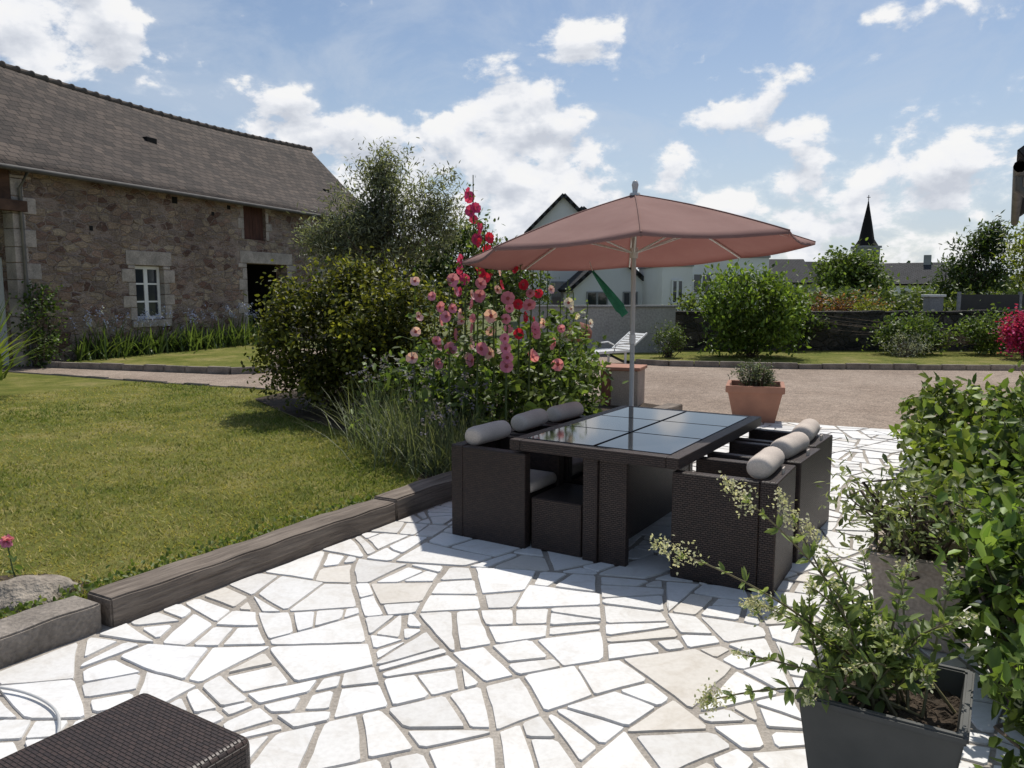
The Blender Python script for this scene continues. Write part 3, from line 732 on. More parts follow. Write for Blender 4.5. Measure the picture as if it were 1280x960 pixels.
# hollyhocks
def hollyhock(parent_lists,bx,by,h,fl,nfl,lean=None,leafs=14,z0=.1):
    LV,LDv,LLn,FL,SP=parent_lists
    lx,ly=(rng.normal(size=2)*.08 if lean is None else lean)
    pts=[np.array([bx+lx*q*q*h/2,by+ly*q*q*h/2,z0+(h-z0)*q]) for q in np.linspace(0,1,10)]
    SP.append((pts,list(np.linspace(.014,.005,10))))
    def at(q): 
        i=min(int(q*9),8); f=q*9-i; return pts[i]*(1-f)+pts[i+1]*f
    for _ in range(leafs):
        q=rng.random()**1.3*.9; a=rng.random()*6.28; c=at(q); out=np.array([math.cos(a),math.sin(a),.35]); L=rng.uniform(.08,.2)*(1.1-q*.6); tip=c+out*L
        SP.append(([c,tip],[.004,.003]))
        sz=rng.uniform(.10,.17)*(1.15-q*.75)
        for k in range(3):
            aa=a+(k-1)*.75; LV.append(tip); LDv.append((math.cos(aa),math.sin(aa),-.25+rng.normal()*.15)); LLn.append(sz*(1 if k==1 else .85))
    q0=.50 if h<2.2 else .74
    for i in range(nfl):
        q=q0+(.95-q0)*(i+rng.random()*.8)/nfl; a=rng.random()*6.28 if rng.random()<.3 else rng.uniform(-2.9,-.2); c=at(q); out=np.array([math.cos(a),math.sin(a),rng.uniform(0,.3)]); FL.append((c+out*.045,out,rng.uniform(.050,.074)*(1.25-q*.35),fl,rng.random()))
    for _ in range(26):
        q=rng.uniform(.6,1.0); c=at(q)+rng.normal(size=3)*.018; LV.append(c); LDv.append(rng.normal(size=3)+np.array([0,0,1])); LLn.append(.034)
PINK=(.66,.26,.42);PALE=(.75,.47,.56);RED=(.58,.03,.08);MAG=(.56,.06,.20);WHT=(.76,.66,.66)
def hollyhock_object(specs):
    e=empty('hollyhock_plant',(0,0,0)); L=([],[],[],[],[])
    for s in specs: hollyhock(L,*s)
    LV,LDv,LLn,FL,SP=L
    n=len(LV); leaves('leaves',LV,LLn,np.array(LLn)*.85,colr(n,(.07,.12,.03),(.18,.24,.06),.4),LEAF,e,D=LDv,fold=.08)
    tubes('stems',SP,STEM,e,5)
    C=[];D=[];S_=[];Ln=[];Cc=[];C2=[];D2=[];S2=[]
    for c,out,r,col,rn in FL:
        o=out/np.linalg.norm(out); a=np.cross(o,[0,0,1.]); a/=np.linalg.norm(a); b=np.cross(o,a)
        col=np.array(col)*(.8+.4*rn)
        for k in range(5):
            t=k*2*math.pi/5+rn*6; d=a*math.cos(t)+b*math.sin(t); sd=-a*math.sin(t)+b*math.cos(t)
            C.append(c+o*.001*k);D.append(d+o*(.30+.25*rng.random()));S_.append(sd);Ln.append(r*rng.uniform(.9,1.1));Cc.append(col*rng.uniform(.9,1.1))
            C2.append(c+o*.008);D2.append(d+o*.5);S2.append(sd)
    petals('flowers',C,Ln,np.array(Cc).clip(0,.9),PETAL,e,D,S_)
    petals('flower_centres',C2,np.array(Ln)*.30,np.tile([.40,.12,.14],(len(C2),1)),PETAL,e,D2,S2)
hollyhock_object([(-.40,8.3,2.90,MAG,8,(.0,0),16),(-.31,8.2,2.42,RED,8,(.03,0),12),(-.52,8.6,2.25,MAG,4,(.02,0)),(-.18,8.5,2.32,RED,5,(.02,0),12)])
hollyhock_object([(-1.00,8.0,1.95,PALE,4,(.03,0)),(-.80,7.9,1.80,PINK,6,(.05,0)),(-.62,7.7,2.05,PINK,6,(.02,0)),(-.48,7.8,1.85,PALE,5,(.04,0))])
hollyhock_object([(-.34,7.6,1.95,PINK,7,(.02,0)),(-.18,7.8,2.10,PALE,5,(.0,0)),(-.06,7.5,1.75,PINK,8,(.03,0)),(.06,8.0,2.18,RED,5,(.03,0)),(.16,7.8,1.92,PINK,5,(.05,0))])
hollyhock_object([(.28,8.5,2.10,RED,2,(.03,0)),(.40,8.9,1.95,PALE,2,(.0,0)),(.50,8.4,1.60,PINK,3,(.02,0)),(.62,9.2,1.85,WHT,4,(.03,0)),(.75,9.6,1.7,WHT,2),(.9,9.9,1.6,WHT,1)])
# leafy understory
bush('herbaceous_foliage',[dict(center=(-.2,8.4,.60),rad=(.70,.65,.50),ncl=120,rcl=.10,per=24,zmin=.12),
                          dict(center=(.40,9.2,.72),rad=(.45,.7,.58),ncl=110,rcl=.10,per=24,zmin=.12),
                          dict(center=(-1.0,8.8,.55),rad=(.6,.6,.5),ncl=80,rcl=.10,per=24,zmin=.12),
                          dict(center=(.80,10.2,.58),rad=(.32,.5,.48),ncl=60,rcl=.09,per=22,zmin=.12)],(.05,.09,.02),(.18,.24,.065),.09,.048,(-.1,8.4,.1),var=.6)
# strappy / lavender clumps
def blades(name,clumps,c1,c2,ln,wd,flowers=None,per=160,spread=.16,parent=None):
    e=empty(name,(0,0,0)); V=[];F=[];C=[]
    fc=[]
    for (x,y,z,s) in clumps:
        for _ in range(per):
            a=rng.random()*6.28; b0=np.array([x,y,z])+np.append(rng.normal(size=2)*spread*s*.5,0)
            L=ln*s*rng.uniform(.6,1.15); out=rng.uniform(.1,.9); d=np.array([math.cos(a)*out,math.sin(a)*out,1.]); d/=np.linalg.norm(d)
            sd=np.array([-math.sin(a),math.cos(a),0])*wd*.5; i0=len(V)
            col=(np.array(c1)+(np.array(c2)-np.array(c1))*rng.random())*rng.uniform(.7,1.3)
            for k in range(5):
                t=k/4; p=b0+d*L*t+np.array([math.cos(a),math.sin(a),-1.1])*L*.35*t*t*out
                wv=sd*(1-t**2*.95); V+= [p-wv,p+wv]; C+=[col,col]
            for k in range(4): F.append((i0+2*k,i0+2*k+1,i0+2*k+3,i0+2*k+2))
        if flowers:
            for _ in range(flowers[1]):
                a=rng.random()*6.28; fx=np.array([x,y,z])+np.array([math.cos(a)*.25*s,math.sin(a)*.25*s,ln*s*rng.uniform(.85,1.25)])
                for q in range(flowers[2]): fc.append(fx+rng.normal(size=3)*flowers[3])
    npmesh('blades',V,F,LEAF,e,np.array(C))
    if fc: n=len(fc); leaves('flowers',fc,flowers[4],flowers[4]*.65,colr(n,flowers[0],flowers[0],.3),PETAL,e)
    return e
blades('lavender_clump',[(-.95,7.55,.1,1.2),(-.70,7.3,.1,1.1),(-1.2,8.0,.1,1.3),(-1.5,8.7,.1,1.2),(-.45,7.2,.1,1.0),(-.62,6.9,.1,.7)],(.10,.13,.07),(.20,.22,.13),.62,.009,((.16,.15,.2),14,6,.015,.03),per=260,spread=.34)
blades('agapanthus_border',[(-11.9+.343*k+.35,18.9+.94*k-.25*math.sin(k*3),.05,random.uniform(.8,1.2)) for k in np.arange(1.2,8.0,.34)]+[(-11.2+.343*k+.5,18.9+.94*k,.05,random.uniform(.8,1.2)) for k in np.arange(.4,7.2,.4)],(.05,.085,.025),(.13,.18,.06),.95,.045,((.50,.52,.75),5,16,.055,.055),per=80,spread=.5)
blades('dwarf_palm',[(-8.15,12.1,.35,1.25)],(.10,.15,.03),(.20,.24,.05),1.15,.055,None,per=90,spread=.2)

# lawn rock, flowers
bm=bmesh.new(); bmesh.ops.create_icosphere(bm,subdivisions=4,radius=1)
for v in bm.verts:
    n_=v.co.normalized(); k=1+.12*math.sin(3*n_.x+1)+.1*math.sin(4*n_.y+2*n_.z)+.05*math.sin(11*n_.x+7*n_.y)
    v.co=Vector((n_.x*.28*k,n_.y*.17*k,n_.z*.09*k))
o=finish('garden_rock',bm,ROCK,None,True); o.location=(-2.60,4.02,.10); o.rotation_euler=(0,0,.3)
poly('bare_earth',[(-3.2,3.4),(-2.55,3.78),(-2.30,4.0),(-2.35,4.25),(-2.7,4.4),(-3.4,4.3)],.089,SOIL)
e=empty('rose_flower',(-2.70,4.16,0)); 
tubes('stem',[([(0,0,.1),(-.03,.0,.2),(-.05,0,.36)],.004)],STEM,e)
C=[(-.05,0,.36)]*24; leaves('petals',C,.04,.038,colr(24,(.6,.2,.35),(.7,.3,.45)),PETAL,e)
leaves('leaves',[(-.02,0,.16+.02*i) for i in range(6)],.05,.03,colr(6,(.08,.13,.03),(.14,.2,.06)),LEAF,e)

# grass blades
N=400000
gu=rng.uniform(-5.5,7.5,N); gv=rng.uniform(-11,-1.86,N)
gx=C0.x+VD.x*gv+UD.x*gu; gy=C0.y+VD.y*gv+UD.y*gu
dist=np.hypot(gx,gy)
pn=.5+.22*np.sin(gx*1.3+np.sin(gy*.9)*2)+.2*np.sin(gy*1.7+np.sin(gx*2.1))+.22*np.sin(gx*4.1+2*np.sin(gy*3.3))*np.sin(gy*3.7)+.15*np.sin(gx*9+3*np.sin(gy*5))*np.sin(gy*8+2*np.sin(gx*6))
keep=(rng.random(N)<np.clip((5.0/dist)**1.7,0,1)*np.clip(1.25-.6*pn,.3,1))&pip(gx,gy,lawn_pts)&~pip(gx,gy,bed_pts)&(gy>2.2)&(gx/gy>-.75)&~pip(gx,gy,[(-3.2,3.5),(-2.6,3.85),(-2.38,4.05),(-2.45,4.2),(-2.7,4.3),(-3.3,4.2)])
gx=gx[keep];gy=gy[keep];n=len(gx); dist=dist[keep]; pn=pn[keep]
hgt=rng.uniform(.014,.036,n)*(1.3-.5*np.clip(pn,0,1)); edge=np.exp(-np.maximum(0,(-(gv[keep])-1.86))/.07); hgt*=1+edge*1.4
wdt=rng.uniform(.003,.006,n)*(.6+dist/8)
a=rng.random(n)*6.283; ln_=rng.normal(size=(n,2))*.7
B=np.stack([gx,gy,np.full(n,.083)],1); sd=np.stack([np.cos(a)*wdt,np.sin(a)*wdt,np.zeros(n)],1)
tip=B+np.stack([ln_[:,0]*hgt,ln_[:,1]*hgt,hgt],1)
V=np.stack([B-sd,B+sd,tip],1).reshape(-1,3); F=np.arange(3*n).reshape(-1,3)
pt=np.clip(pn+rng.normal(size=n)*.22,0,1)[:,None]
cc=(np.array([[.125,.17,.038]])*(1-pt)+np.array([[.43,.37,.16]])*pt)*rng.uniform(.7,1.3,(n,1))
npmesh('lawn_grass',V,F,GRASS,None,np.repeat(cc,3,axis=0))
n=1300; q=rng.uniform(-4.2,-.6,n); vv_=-1.88-np.abs(rng.normal(size=n))*.10
pts=np.array([P(b,a_,.09+rng.random()*.05) for a_,b in zip(q,vv_)])
leaves('kerb_weeds',pts,.035,.022,colr(n,(.09,.14,.03),(.18,.22,.06)),LEAF,None,up=.6)

# ------------------------------------------------------------------ barn
bn=empty('stone_barn',(-10.6,19.2,0),math.atan2(.94,.343))
X0,X1=-1.45,14.7; EH=4.6; W2=3.34; RH=7.72
def wall_open(name,x0,x1,z0,z1,ops,y,depth,mat,parent):
    xs=sorted({x0,x1,*[o[0] for o in ops],*[o[1] for o in ops]}); zs=sorted({z0,z1,*[o[2] for o in ops],*[o[3] for o in ops]})
    bm=bmesh.new()
    for i in range(len(xs)-1):
        for j in range(len(zs)-1):
            cx=(xs[i]+xs[i+1])/2; cz_=(zs[j]+zs[j+1])/2
            if any(o[0]<cx<o[1] and o[2]<cz_<o[3] for o in ops): continue
            bm.faces.new([bm.verts.new(p) for p in ((xs[i],y,zs[j]),(xs[i+1],y,zs[j]),(xs[i+1],y,zs[j+1]),(xs[i],y,zs[j+1]))])
    for o in ops:
        a,b,c,d=o
        for q in (((a,y,c),(a,y,d),(a,y+depth,d),(a,y+depth,c)),((b,y,c),(b,y+depth,c),(b,y+depth,d),(b,y,d)),((a,y,d),(b,y,d),(b,y+depth,d),(a,y+depth,d)),((a,y,c),(a,y+depth,c),(b,y+depth,c),(b,y,c))):
            bm.faces.new([bm.verts.new(p) for p in q])
    return finish(name,bm,mat,parent)
ops=[(1.9,2.9,.95,2.4),(6.34,7.43,3.35,4.5),(6.4,8.5,0,2.6),(10.6,11.5,1.0,2.3)]
wall_open('front_wall',X0,X1,-.1,EH,ops,0,.45,BARNSTONE,bn)
bm=bmesh.new()
def quad(*p): bm.faces.new([bm.verts.new(q) for q in p])
quad((X1,0,-.1),(X1,2*W2,-.1),(X1,2*W2,EH),(X1,0,EH)); bm.faces.new([bm.verts.new(q) for q in ((X1,0,EH),(X1,2*W2,EH),(X1,W2,RH-.1))])
quad((-9,2*W2,-.1),(X1,2*W2,-.1),(X1,2*W2,EH),(-9,2*W2,EH))
quad((X0,2.95,-.1),(X0,2*W2,-.1),(X0,2*W2,EH),(X0,2.95,EH))
finish('gable_and_rear_walls',bm,BARNSTONE,bn)
bm=bmesh.new()
quad((X0,0,-.1),(X0,.45,-.1),(X0,.45,EH),(X0,0,EH)); quad((X0,.45,2.5),(X0,1.5,2.5),(X0,1.5,EH),(X0,.45,EH)); quad((X0,1.5,-.1),(X0,2.949,-.1),(X0,2.949,EH),(X0,1.5,EH))
quad((X0,.45,-.1),(X0+.2,.45,-.1),(X0+.2,.45,2.5),(X0,.45,2.5)); quad((X0,1.5,-.1),(X0+.2,1.5,-.1),(X0+.2,1.5,2.5),(X0,1.5,2.5))
finish('porch_side_wall',bm,BARNSTONE,bn)
boxes('porch_door',[(X0+.12,X0+.16,.46,1.49,0,2.49)],WHITE,bn,.01)
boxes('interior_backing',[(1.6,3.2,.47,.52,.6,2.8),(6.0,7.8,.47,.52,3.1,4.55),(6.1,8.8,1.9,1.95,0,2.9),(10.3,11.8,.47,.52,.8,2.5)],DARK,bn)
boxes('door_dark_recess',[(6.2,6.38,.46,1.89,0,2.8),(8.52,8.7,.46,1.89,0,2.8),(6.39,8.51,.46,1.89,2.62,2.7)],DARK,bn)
boxes('loft_shutter',[(6.35,6.88,.10,.15,3.36,4.49),(6.89,7.42,.10,.15,3.36,4.49)],SHUTTER,bn,.008)
# window
def window(parent,x0,x1,z0,z1,y,nx,nz,nm='window',mat=WHITE,fw=.06,bw=.03):
    L=[(x0,x0+fw,y,y+.06,z0,z1),(x1-fw,x1,y,y+.06,z0,z1),(x0+fw+.0005,x1-fw-.0005,y+.001,y+.059,z0,z0+fw),(x0+fw+.0005,x1-fw-.0005,y+.001,y+.059,z1-fw,z1)]
    for i in range(1,nx):
        c=x0+(x1-x0)*i/nx; ww=fw*.75 if nx==2 else bw/2; L.append((c-ww,c+ww,y+.005,y+.055,z0+fw+.001,z1-fw-.001))
    for j in range(1,nz):
        c=z0+(z1-z0)*j/nz; L.append((x0+fw+.001,x1-fw-.001,y+.012,y+.048,c-bw/2,c+bw/2))
    boxes(nm+'_frame',L,mat,parent); boxes(nm+'_glass',[(x0+fw*.5,x1-fw*.5,y+.025,y+.032,z0+fw*.5,z1-fw*.5)],WGLASS,parent)
window(bn,1.91,2.89,.96,2.39,.14,2,3,fw=.085,bw=.045); window(bn,10.61,11.49,1.01,2.29,.2,2,3,'side_window')
# dressed granite
L=[]
def jamb(x,s,z0,z1,wmin=.22,wmax=.42,hh=.34):
    z=z0;k=0
    while z<z1-.05:
        h=min(hh*random.uniform(.85,1.15),z1-z); wd=(wmax if k%2 else wmin)*random.uniform(.85,1.15)
        L.append((x,x+s*wd,-.018,.30,z+.008,z+h-.008) if s>0 else (x-wd,x,-.018,.30,z+.008,z+h-.008)); z+=h;k+=1
jamb(1.905-.002,-1,.95,2.4); jamb(2.897,1,.95,2.4); L.append((1.62,3.2,-.02,.3,2.405,2.78)); L.append((1.72,3.08,-.05,.3,.76,.945))
jamb(6.398,-1,0,2.6); jamb(8.502,1,0,2.6); L.append((6.1,8.8,-.02,.3,2.605,2.98))
jamb(10.598,-1,1,2.3); jamb(11.502,1,1,2.3); L.append((10.3,11.8,-.02,.3,2.305,2.6))
jamb(X0-.02,1,0,EH-.3,.35,.6,.38); jamb(X1+.02,-1,0,EH-.3,.35,.6,.38)
jamb(6.338,-1,3.35,4.5,.15,.3,.3); jamb(7.432,1,3.35,4.5,.15,.3,.3)
boxes('dressed_granite',L,GRANITE,bn,.012)
L=[]
rr_=random.Random(4)
for _ in range(520):
    x=rr_.uniform(X0+.6,X1-.7); z=rr_.uniform(.05,EH-.3); w_=rr_.uniform(.10,.24); h_=rr_.uniform(.06,.12)
    if any(o[0]-.6<x<o[1]+.3 and o[2]-.4<z<o[3]+.4 for o in ops): continue
    L.append((x,x+w_,-rr_.uniform(.008,.022),.02,z,z+h_))
boxes('projecting_stones',L,BARNSTONE,bn,.007,2)
boxes('putlog_holes',[(3.35,3.55,-.004,.02,4.15,4.33),(4.9,5.02,-.004,.02,3.95,4.06),(.55,.66,-.004,.02,3.2,3.32),(5.6,5.75,-.004,.02,4.2,4.32)],DARK,bn)
# porch timber
boxes('porch_timber',[(-9,-1.2,-.16,.05,3.48,3.72),(-9,X0-.02,.0,.04,3.73,EH+.05),(-5.2,-5.0,-.1,.1,0,3.47)],OLDWOOD,bn,.01)
boxes('porch_back_wall',[(-9,X0-.001,2.95,3.0,0,EH)],BARNSTONE,bn)
# roof
def sag(x,t): return -.26*math.sin(math.pi*min(max((x-X0)/(X1-X0),0),1))*t
bm=bmesh.new(); uvl=bm.loops.layers.uv.new('UVMap')
nx=60;nz_=10; xa,xb=-9.3,X1+.2
def roofgrid(side):
    g=[]
    for i in range(nx+1):
        x=xa+(xb-xa)*i/nx; row=[]
        for j in range(nz_+1):
            t=j/nz_; y=-.32+(W2+.32)*t
            z=EH-.18+(RH-EH+.18)*t+.03*math.sin(x*1.7)*math.sin(t*3.1)+.02*math.sin(x*3.9+t*7)*math.sin(t*3.1)+sag(x,t)
            z-=.10*math.sin(math.pi*t)
            yy=y if side==0 else 2*W2-y
            row.append((bm.verts.new((x,yy,z)),(x,t*4.9)))
        g.append(row)
    for i in range(nx):
        for j in range(nz_):
            q=[g[i][j],g[i+1][j],g[i+1][j+1],g[i][j+1]]
            if side: q=q[::-1]
            f=bm.faces.new([a[0] for a in q]); f.smooth=True
            for l,a in zip(f.loops,(q)): l[uvl].uv=a[1]
roofgrid(0); roofgrid(1)
me=bpy.data.meshes.new('roof'); bm.to_mesh(me); bm.free(); me.materials.append(BARNROOF)
o=link(bpy.data.objects.new('roof',me),bn); md=o.modifiers.new('s','SOLIDIFY'); md.thickness=.07; md.offset=-1
paths=[]
x=xa
while x<xb-.1:
    z=RH+sag(x+.2,1)-.02; paths.append(([(x,W2,z),(x+.36,W2,z),(x+.37,W2,z+.005),(x+.41,W2,z+.005)],[.095,.095,.115,.115])); x+=.42
tubes('ridge_tiles',paths,simple('ridge_tile',(.15,.12,.10),(.09,.08,.07),3,.9,.3),bn,10)
tubes('gutter',[([(xa,-.36,EH-.22),(xb,-.36,EH-.22)],.06)],simple('weathered_gutter',(.09,.085,.08),(.06,.055,.05),3,.7,.1),bn,10)
tubes('downpipe',[([(-1.3,-.36,EH-.25),(-1.3,-.08,EH-.6),(-1.3,-.07,0)],.04)],ZINC,bn,8)
boxes('roof_vents',[(4.35,4.75,1.75,2.1,6.02,6.25),(12.6,12.95,1.1,1.4,5.50,5.69)],DARK,bn,.02)
tubes('verge_flashing',[([(-2.2,-.34,EH-.10),(-3.4,1.2,EH+1.25)],.05)],WHITE,bn,6)
bush('ivy_creeper',[dict(center=(-10.75,18.0,.9),rad=(.35,.5,1.0),ncl=60,rcl=.12,per=20,zmin=0)],(.04,.08,.02),(.11,.16,.04),.08,.06,(-10.8,17.9,0))

# ------------------------------------------------------------------ garden walls
e=empty('concrete_wall'); boxes('wall',[(.2,4.45,21.5,21.68,0,1.28)],BLOCK,e,.01); boxes('coping',[(.15,4.5,21.46,21.72,1.281,1.34)],GREYR,e,.01)
e=empty('stone_garden_wall')
boxes('wall',[(4.46,26,22.3,22.8,0,1.08)],DARKSTONE,e,.01)
L=[];x=4.4
while x<26: 
    w_=random.uniform(.3,.6); L.append((x,x+w_-.015,22.27,22.83,1.081,1.14+random.uniform(0,.05))); x+=w_
boxes('coping',L,DARKSTONE,e,.02)
e=empty('garden_fence'); boxes('panels',[(x,x+1.75,24.0,24.05,.9,1.62) for x in np.arange(13.6,22,1.85)],BLACKP,e); boxes('posts',[(x-.09,x-.01,23.98,24.07,0,1.70) for x in np.arange(13.6,23,1.85)],GREYR,e)
e=empty('gate_pillar'); boxes('pillar',[(12.35,12.75,23.4,23.8,0,1.55)],GREYR,e,.01); boxes('cap',[(12.3,12.8,23.35,23.85,1.551,1.62)],RENDER,e,.01)

# shrubs at the wall
bush('laurel_bush',[dict(center=(6.1,20.1,1.15),rad=(1.35,1.1,1.05),ncl=260,rcl=.15,per=32,zmin=.05)],(.07,.125,.02),(.20,.28,.055),.13,.06,(6.1,20.1,.05),nst=30,up=.8,var=.5)
bush('small_shrub',[dict(center=(3.95,19.9,.5),rad=(.42,.4,.42),ncl=60,rcl=.07,per=24,zmin=.05)],(.06,.10,.03),(.14,.18,.06),.06,.03,(3.95,19.9,.05))
bush('flowering_shrub',[dict(center=(10.6,20.9,.55),rad=(1.0,.6,.52),ncl=110,rcl=.12,per=24,zmin=.05),dict(center=(12.6,20.8,.6),rad=(.8,.6,.5),ncl=80,rcl=.12,per=24,zmin=.05)],(.06,.11,.025),(.16,.21,.06),.10,.055,(10.6,20.9,.05))
bush('silver_shrub',[dict(center=(10.05,20.1,.35),rad=(.55,.4,.32),ncl=60,rcl=.08,per=24,zmin=.05)],(.26,.28,.26),(.44,.46,.42),.05,.015,(10.0,20.1,.05))
bush('bougainvillea_bush',[dict(center=(12.7,19.4,.65),rad=(.60,.5,.5),ncl=80,rcl=.10,per=26,zmin=.1)],(.34,.02,.10),(.6,.06,.22),.08,.06,(12.7,19.4,.05),mat=PETAL)
bush('climbing_greenery',[dict(center=(14.6,21.2,.7),rad=(1.4,.5,.65),ncl=110,rcl=.13,per=24,zmin=.05),dict(center=(8.2,22.1,.9),rad=(.6,.25,.4),ncl=40,rcl=.1,per=22,zmin=.05)],(.05,.085,.02),(.11,.16,.04),.09,.05,(14.6,21.2,.05))
bush('garden_hedge',[dict(center=(x,27+random.uniform(-1,1),.9),rad=(1.5,.9,random.uniform(.6,.95)),ncl=60,rcl=.17,per=22) for x in np.arange(6.5,24,1.7)],(.06,.09,.025),(.16,.20,.055),.14,.08)
bush('copper_hedge',[dict(center=(x,25.2,.95),rad=(.9,.5,.62),ncl=50,rcl=.13,per=24) for x in (10.0,11.2)],(.13,.05,.03),(.26,.13,.06),.10,.05)
bush('yellow_shrub',[dict(center=(10.9,24.0,1.0),rad=(.5,.4,.42),ncl=40,rcl=.11,per=24)],(.16,.20,.03),(.30,.32,.07),.10,.05)
tree('round_tree',(25.6,60,0),5,[dict(center=(25.2,60,2.7),rad=(2.4,2.2,1.9),ncl=200,rcl=.36,per=30),dict(center=(27.3,60.5,1.9),rad=(1.3,1.3,1.3),ncl=70,rcl=.3,per=26)],(.07,.11,.025),(.16,.22,.055),.30,.17,.2)
tree('walnut_tree',(20.4,35,0),4.9,[dict(center=(20.5,35,2.7),rad=(1.45,1.4,1.4),ncl=110,rcl=.22,per=28,shell=.35),dict(center=(20.9,35,4.0),rad=(.8,.8,.75),ncl=50,rcl=.2,per=24,shell=.2),dict(center=(19.5,35,2.0),rad=(1.0,.9,.9),ncl=50,rcl=.2,per=24)],(.03,.055,.018),(.085,.12,.035),.22,.07,.14)
tree('ash_tree',(17.9,27,0),4.6,[dict(center=(18.0,27,3.2),rad=(1.1,1.1,.95),ncl=100,rcl=.2,per=28,shell=.3),dict(center=(18.3,27,2.2),rad=(1.1,1.1,.9),ncl=60,rcl=.2,per=26)],(.12,.16,.025),(.26,.29,.06),.16,.06,.12)
tree('shade_tree',(-2.2,31,0),4.8,[dict(center=(-2.0,31,3.0),rad=(1.7,1.4,1.4),ncl=150,rcl=.25,per=28),dict(center=(-4.6,32,2.6),rad=(1.7,1.4,1.2),ncl=130,rcl=.25,per=28),dict(center=(0,31,1.8),rad=(1.3,1.2,1.2),ncl=80,rcl=.25,per=26)],(.03,.055,.015),(.10,.14,.035),.18,.09,.16)
bush('background_tree_line',[dict(center=(x,150+random.uniform(-20,20),1.0),rad=(8,4,random.uniform(2.0,3.6)),ncl=70,rcl=1.1,per=14) for x in np.arange(-60,140,9)],(.05,.07,.04),(.09,.12,.065),1.3,.8)
bush('hedgerow',[dict(center=(x,48+random.uniform(-3,3),.9),rad=(2.3,1.2,random.uniform(.6,1.1)),ncl=60,rcl=.3,per=18) for x in list(np.arange(15,44,3.4))+[-3,-7]],(.045,.075,.02),(.13,.17,.05),.3,.18)

# ------------------------------------------------------------------ neighbouring houses
def gable_house(name,loc,rz,w,l,eh,rh,wall,roof,wins=(),oh=.25,chimney=None):
    e=empty(name,loc,rz); bm=bmesh.new()
    def q(*p): bm.faces.new([bm.verts.new(a) for a in p])
    h=w/2
    for y in (0,l): q((-h,y,0),(h,y,0),(h,y,eh),(0,y,rh),(-h,y,eh))
    q((-h,0,0),(-h,l,0),(-h,l,eh),(-h,0,eh)); q((h,0,0),(h,0,eh),(h,l,eh),(h,l,0))
    bmesh.ops.recalc_face_normals(bm,faces=bm.faces); finish('walls',bm,wall,e)
    s=(rh-eh)/h; bm=bmesh.new(); uvl=bm.loops.layers.uv.new('UVMap')
    for sg in (-1,1):
        pts=[(0,-oh,rh+.06),(0,l+oh,rh+.06),(sg*(h+oh),l+oh,eh-oh*s+.06),(sg*(h+oh),-oh,eh-oh*s+.06)]
        f=bm.faces.new([bm.verts.new(p) for p in pts]); sl_=math.hypot(h+oh,(h+oh)*s)
        for lo,u_ in zip(f.loops,((0,sl_),(l,sl_),(l,0),(0,0))): lo[uvl].uv=u_
    me=bpy.data.meshes.new('roof'); bm.to_mesh(me); bm.free(); me.materials.append(roof)
    o=link(bpy.data.objects.new('roof',me),e); md=o.modifiers.new('s','SOLIDIFY'); md.thickness=.16; md.offset=0
    for i,(x0,x1,z0,z1) in enumerate(wins): window(e,x0,x1,z0,z1,-.07,2,1,'window_%d'%i,GREYR)
    if chimney: boxes('chimney',[chimney],GREYR,e,.02)
    return e
h1=gable_house('white_gable_house',(2.5,39,0),0,3.2,9,4.7,6.3,RENDER,SLATE,[(-.6,.5,1.0,2.2),(-.4,.4,3.2,4.2)])
boxes('rear_wing',[(1.61,3.0,1.0,8,0,3.3)],RENDER,h1)
h3=gable_house('slate_roof_house',(3.7,42,0),R(-4),4.2,7,4.4,6.0,RENDER,SLATE,[(.4,1.2,3.0,4.0)])
h2=gable_house('white_annex_house',(4.6,36.5,0),R(6),3.6,8,1.9,3.5,RENDER,SLATE,[(-1.2,-.2,.7,1.7),(.5,1.2,.8,1.7)])
e=empty('flat_roof_house',(7.9,33.5,0),R(5)); boxes('walls',[(-1.6,-.3,0,4,0,2.75)],RENDER,e,.01); boxes('parapet',[(-1.65,-.25,-.05,4.05,2.751,2.86)],GREYR,e,.01); window(e,-1.2,-.7,1.2,2.2,-.07,2,1)
e=empty('grey_long_house',(9.0,44,0),0)
boxes('walls',[(0,5.2,0,6,0,3.55)],RENDER,e,.01); boxes('parapet',[(-.06,5.26,-.06,6.06,3.551,3.68)],GREYR,e,.01); window(e,1.0,2.0,1.6,2.7,-.07,2,1); window(e,3.2,4.2,1.6,2.7,-.07,2,1,'window_1')
gable_house('slate_cottage',(29,80,0),R(90),7,7,2.6,4.8,GREYR,SLATE,chimney=(-.5,.5,6.2,6.8,4,5.6))
gable_house('distant_house',(39,72,0),R(60),6,8,2.4,4.2,RENDER,SLATE,chimney=(-.4,.4,1,1.6,3.5,5.0))
gable_house('distant_house',(47,82,0),R(100),6,9,2.6,4.2,RENDER,SLATE)
# church
ch=empty('church',(65.2,147,0),R(10))
boxes('tower',[(-1.7,1.7,-1.7,1.7,0,9.6)],GREYR,ch,.02); boxes('belfry_cornice',[(-1.9,1.9,-1.9,1.9,9.601,10.0)],GREYR,ch,.02)
boxes('belfry_openings',[(-.9,-.3,-1.74,-1.69,7.2,9.0),(.3,.9,-1.74,-1.69,7.2,9.0)],DARK,ch)
lathe('spire',[(2.1,10.0),(1.35,11.2),(.85,14),(.35,16.6),(.08,18.1),(.001,18.3)],SLATE,ch,8)
tubes('cross',[([(0,0,18.2),(0,0,19.2)],.07),([(-.35,0,18.8),(.35,0,18.8)],.06)],DARK,ch,4)
bm=bmesh.new()
def q(*p): bm.faces.new([bm.verts.new(a) for a in p])
q((-17,-3.5,0),(-1.7,-3.5,0),(-1.7,-3.5,4),(-17,-3.5,4)); q((-17,3.5,0),(-17,-3.5,0),(-17,-3.5,4),(-17,0,7),(-17,3.5,4)); finish('nave_walls',bm,GREYR,ch)
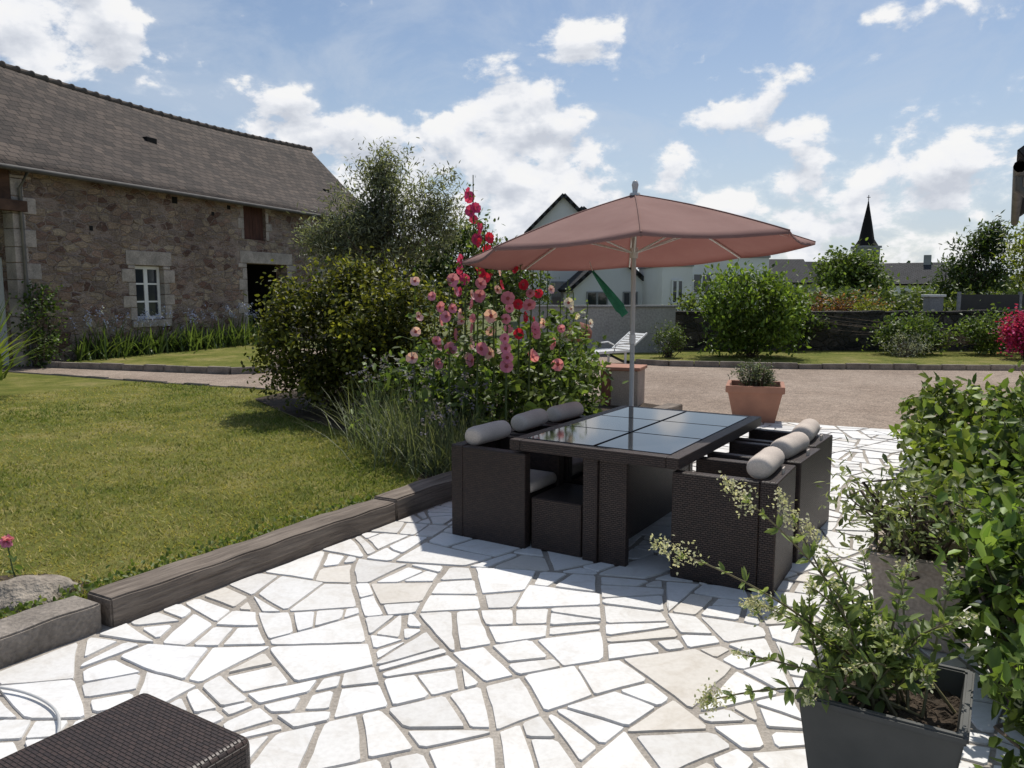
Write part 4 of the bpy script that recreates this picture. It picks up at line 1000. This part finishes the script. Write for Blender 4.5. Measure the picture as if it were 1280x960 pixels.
bm=bmesh.new(); q((-17.2,-3.8,3.8),(-1.7,-3.8,3.8),(-1.7,0,7.1),(-17.2,0,7.1)); q((-17.2,3.8,3.8),(-1.7,3.8,3.8),(-1.7,0,7.1),(-17.2,0,7.1)); finish('nave_roof',bm,SLATE,ch)

# host house wing at the right edge
hs=empty('host_house',P(2.50,4.45),RZ)
boxes('wall',[(0,6,0,7,0,3.05)],RENDER,hs,.01)
bm=bmesh.new(); uvl=bm.loops.layers.uv.new('UVMap')
for pts in ([(-.30,-.25,3.0),(-.30,7.2,3.0),(3,7.2,5.6),(3,-.25,5.6)],[(6.3,-.25,3.0),(6.3,7.2,3.0),(3,7.2,5.6),(3,-.25,5.6)]):
    f=bm.faces.new([bm.verts.new(p) for p in pts])
    for lo,u_ in zip(f.loops,((0,0),(7.4,0),(7.4,4.2),(0,4.2))): lo[uvl].uv=u_
me=bpy.data.meshes.new('roof'); bm.to_mesh(me); bm.free(); me.materials.append(SLATE)
o=link(bpy.data.objects.new('roof',me),hs); md=o.modifiers.new('s','SOLIDIFY'); md.thickness=.12
bm=bmesh.new(); bm.faces.new([bm.verts.new(p) for p in ((0,-.002,3.051),(6,-.002,3.051),(3,-.002,5.4))]); finish('gable',bm,RENDER,hs)
tubes('gutter',[([(-.34,-.3,2.93),(-.34,7.2,2.93)],.06)],ZINC,hs,10)
tubes('downpipe',[([(-.34,.05,2.9),(-.34,.05,2.75),(-.06,.08,2.5),(-.06,.08,0)],.04)],ZINC,hs,8)

# ------------------------------------------------------------------ sun lounger, small items
def lounger(loc,rz):
    e=empty('sun_lounger',loc,rz); L=[]
    for y in (-.32,.28): L.append((-.95,.45,y,y+.04,.28,.34))
    for x in (-.85,.3):
        for y in (-.30,.26): L.append((x,x+.05,y,y+.04,0,.28))
    for i in range(14): L.append((-.93+i*.1,-.86+i*.1,-.279,.279,.305,.325))
    boxes('bed',L,WHITE,e,.005)
    L=[(0,.72,-.30,-.26,-.02,.02),(0,.72,.26,.30,-.02,.02)]+[(.02+i*.1,.09+i*.1,-.259,.259,-.01,.01) for i in range(7)]
    b=boxes('backrest',L,WHITE,e,.005); b.location=(.45,0,.33); b.rotation_euler=(0,R(-32),0)
    tubes('armrests',[([(-.1,y,.32),(-.05,y,.48),(.35,y,.50),(.55,y,.42)],.018) for y in (-.33,.33)],WHITE,e,6)
lounger((2.25,18.6,0),R(38))
e=empty('garden_barbecue',(1.45,17.0,0)); 
lathe('bowl',[(.001,.55),(.2,.6),(.27,.75),(.28,.85),(.2,1.0),(.001,1.06)],BRICK,e,20)
tubes('legs',[([(.15*math.cos(a),.15*math.sin(a),.62),(.3*math.cos(a),.3*math.sin(a),0)],.015) for a in (.5,2.6,4.7)],DARK,e,6)
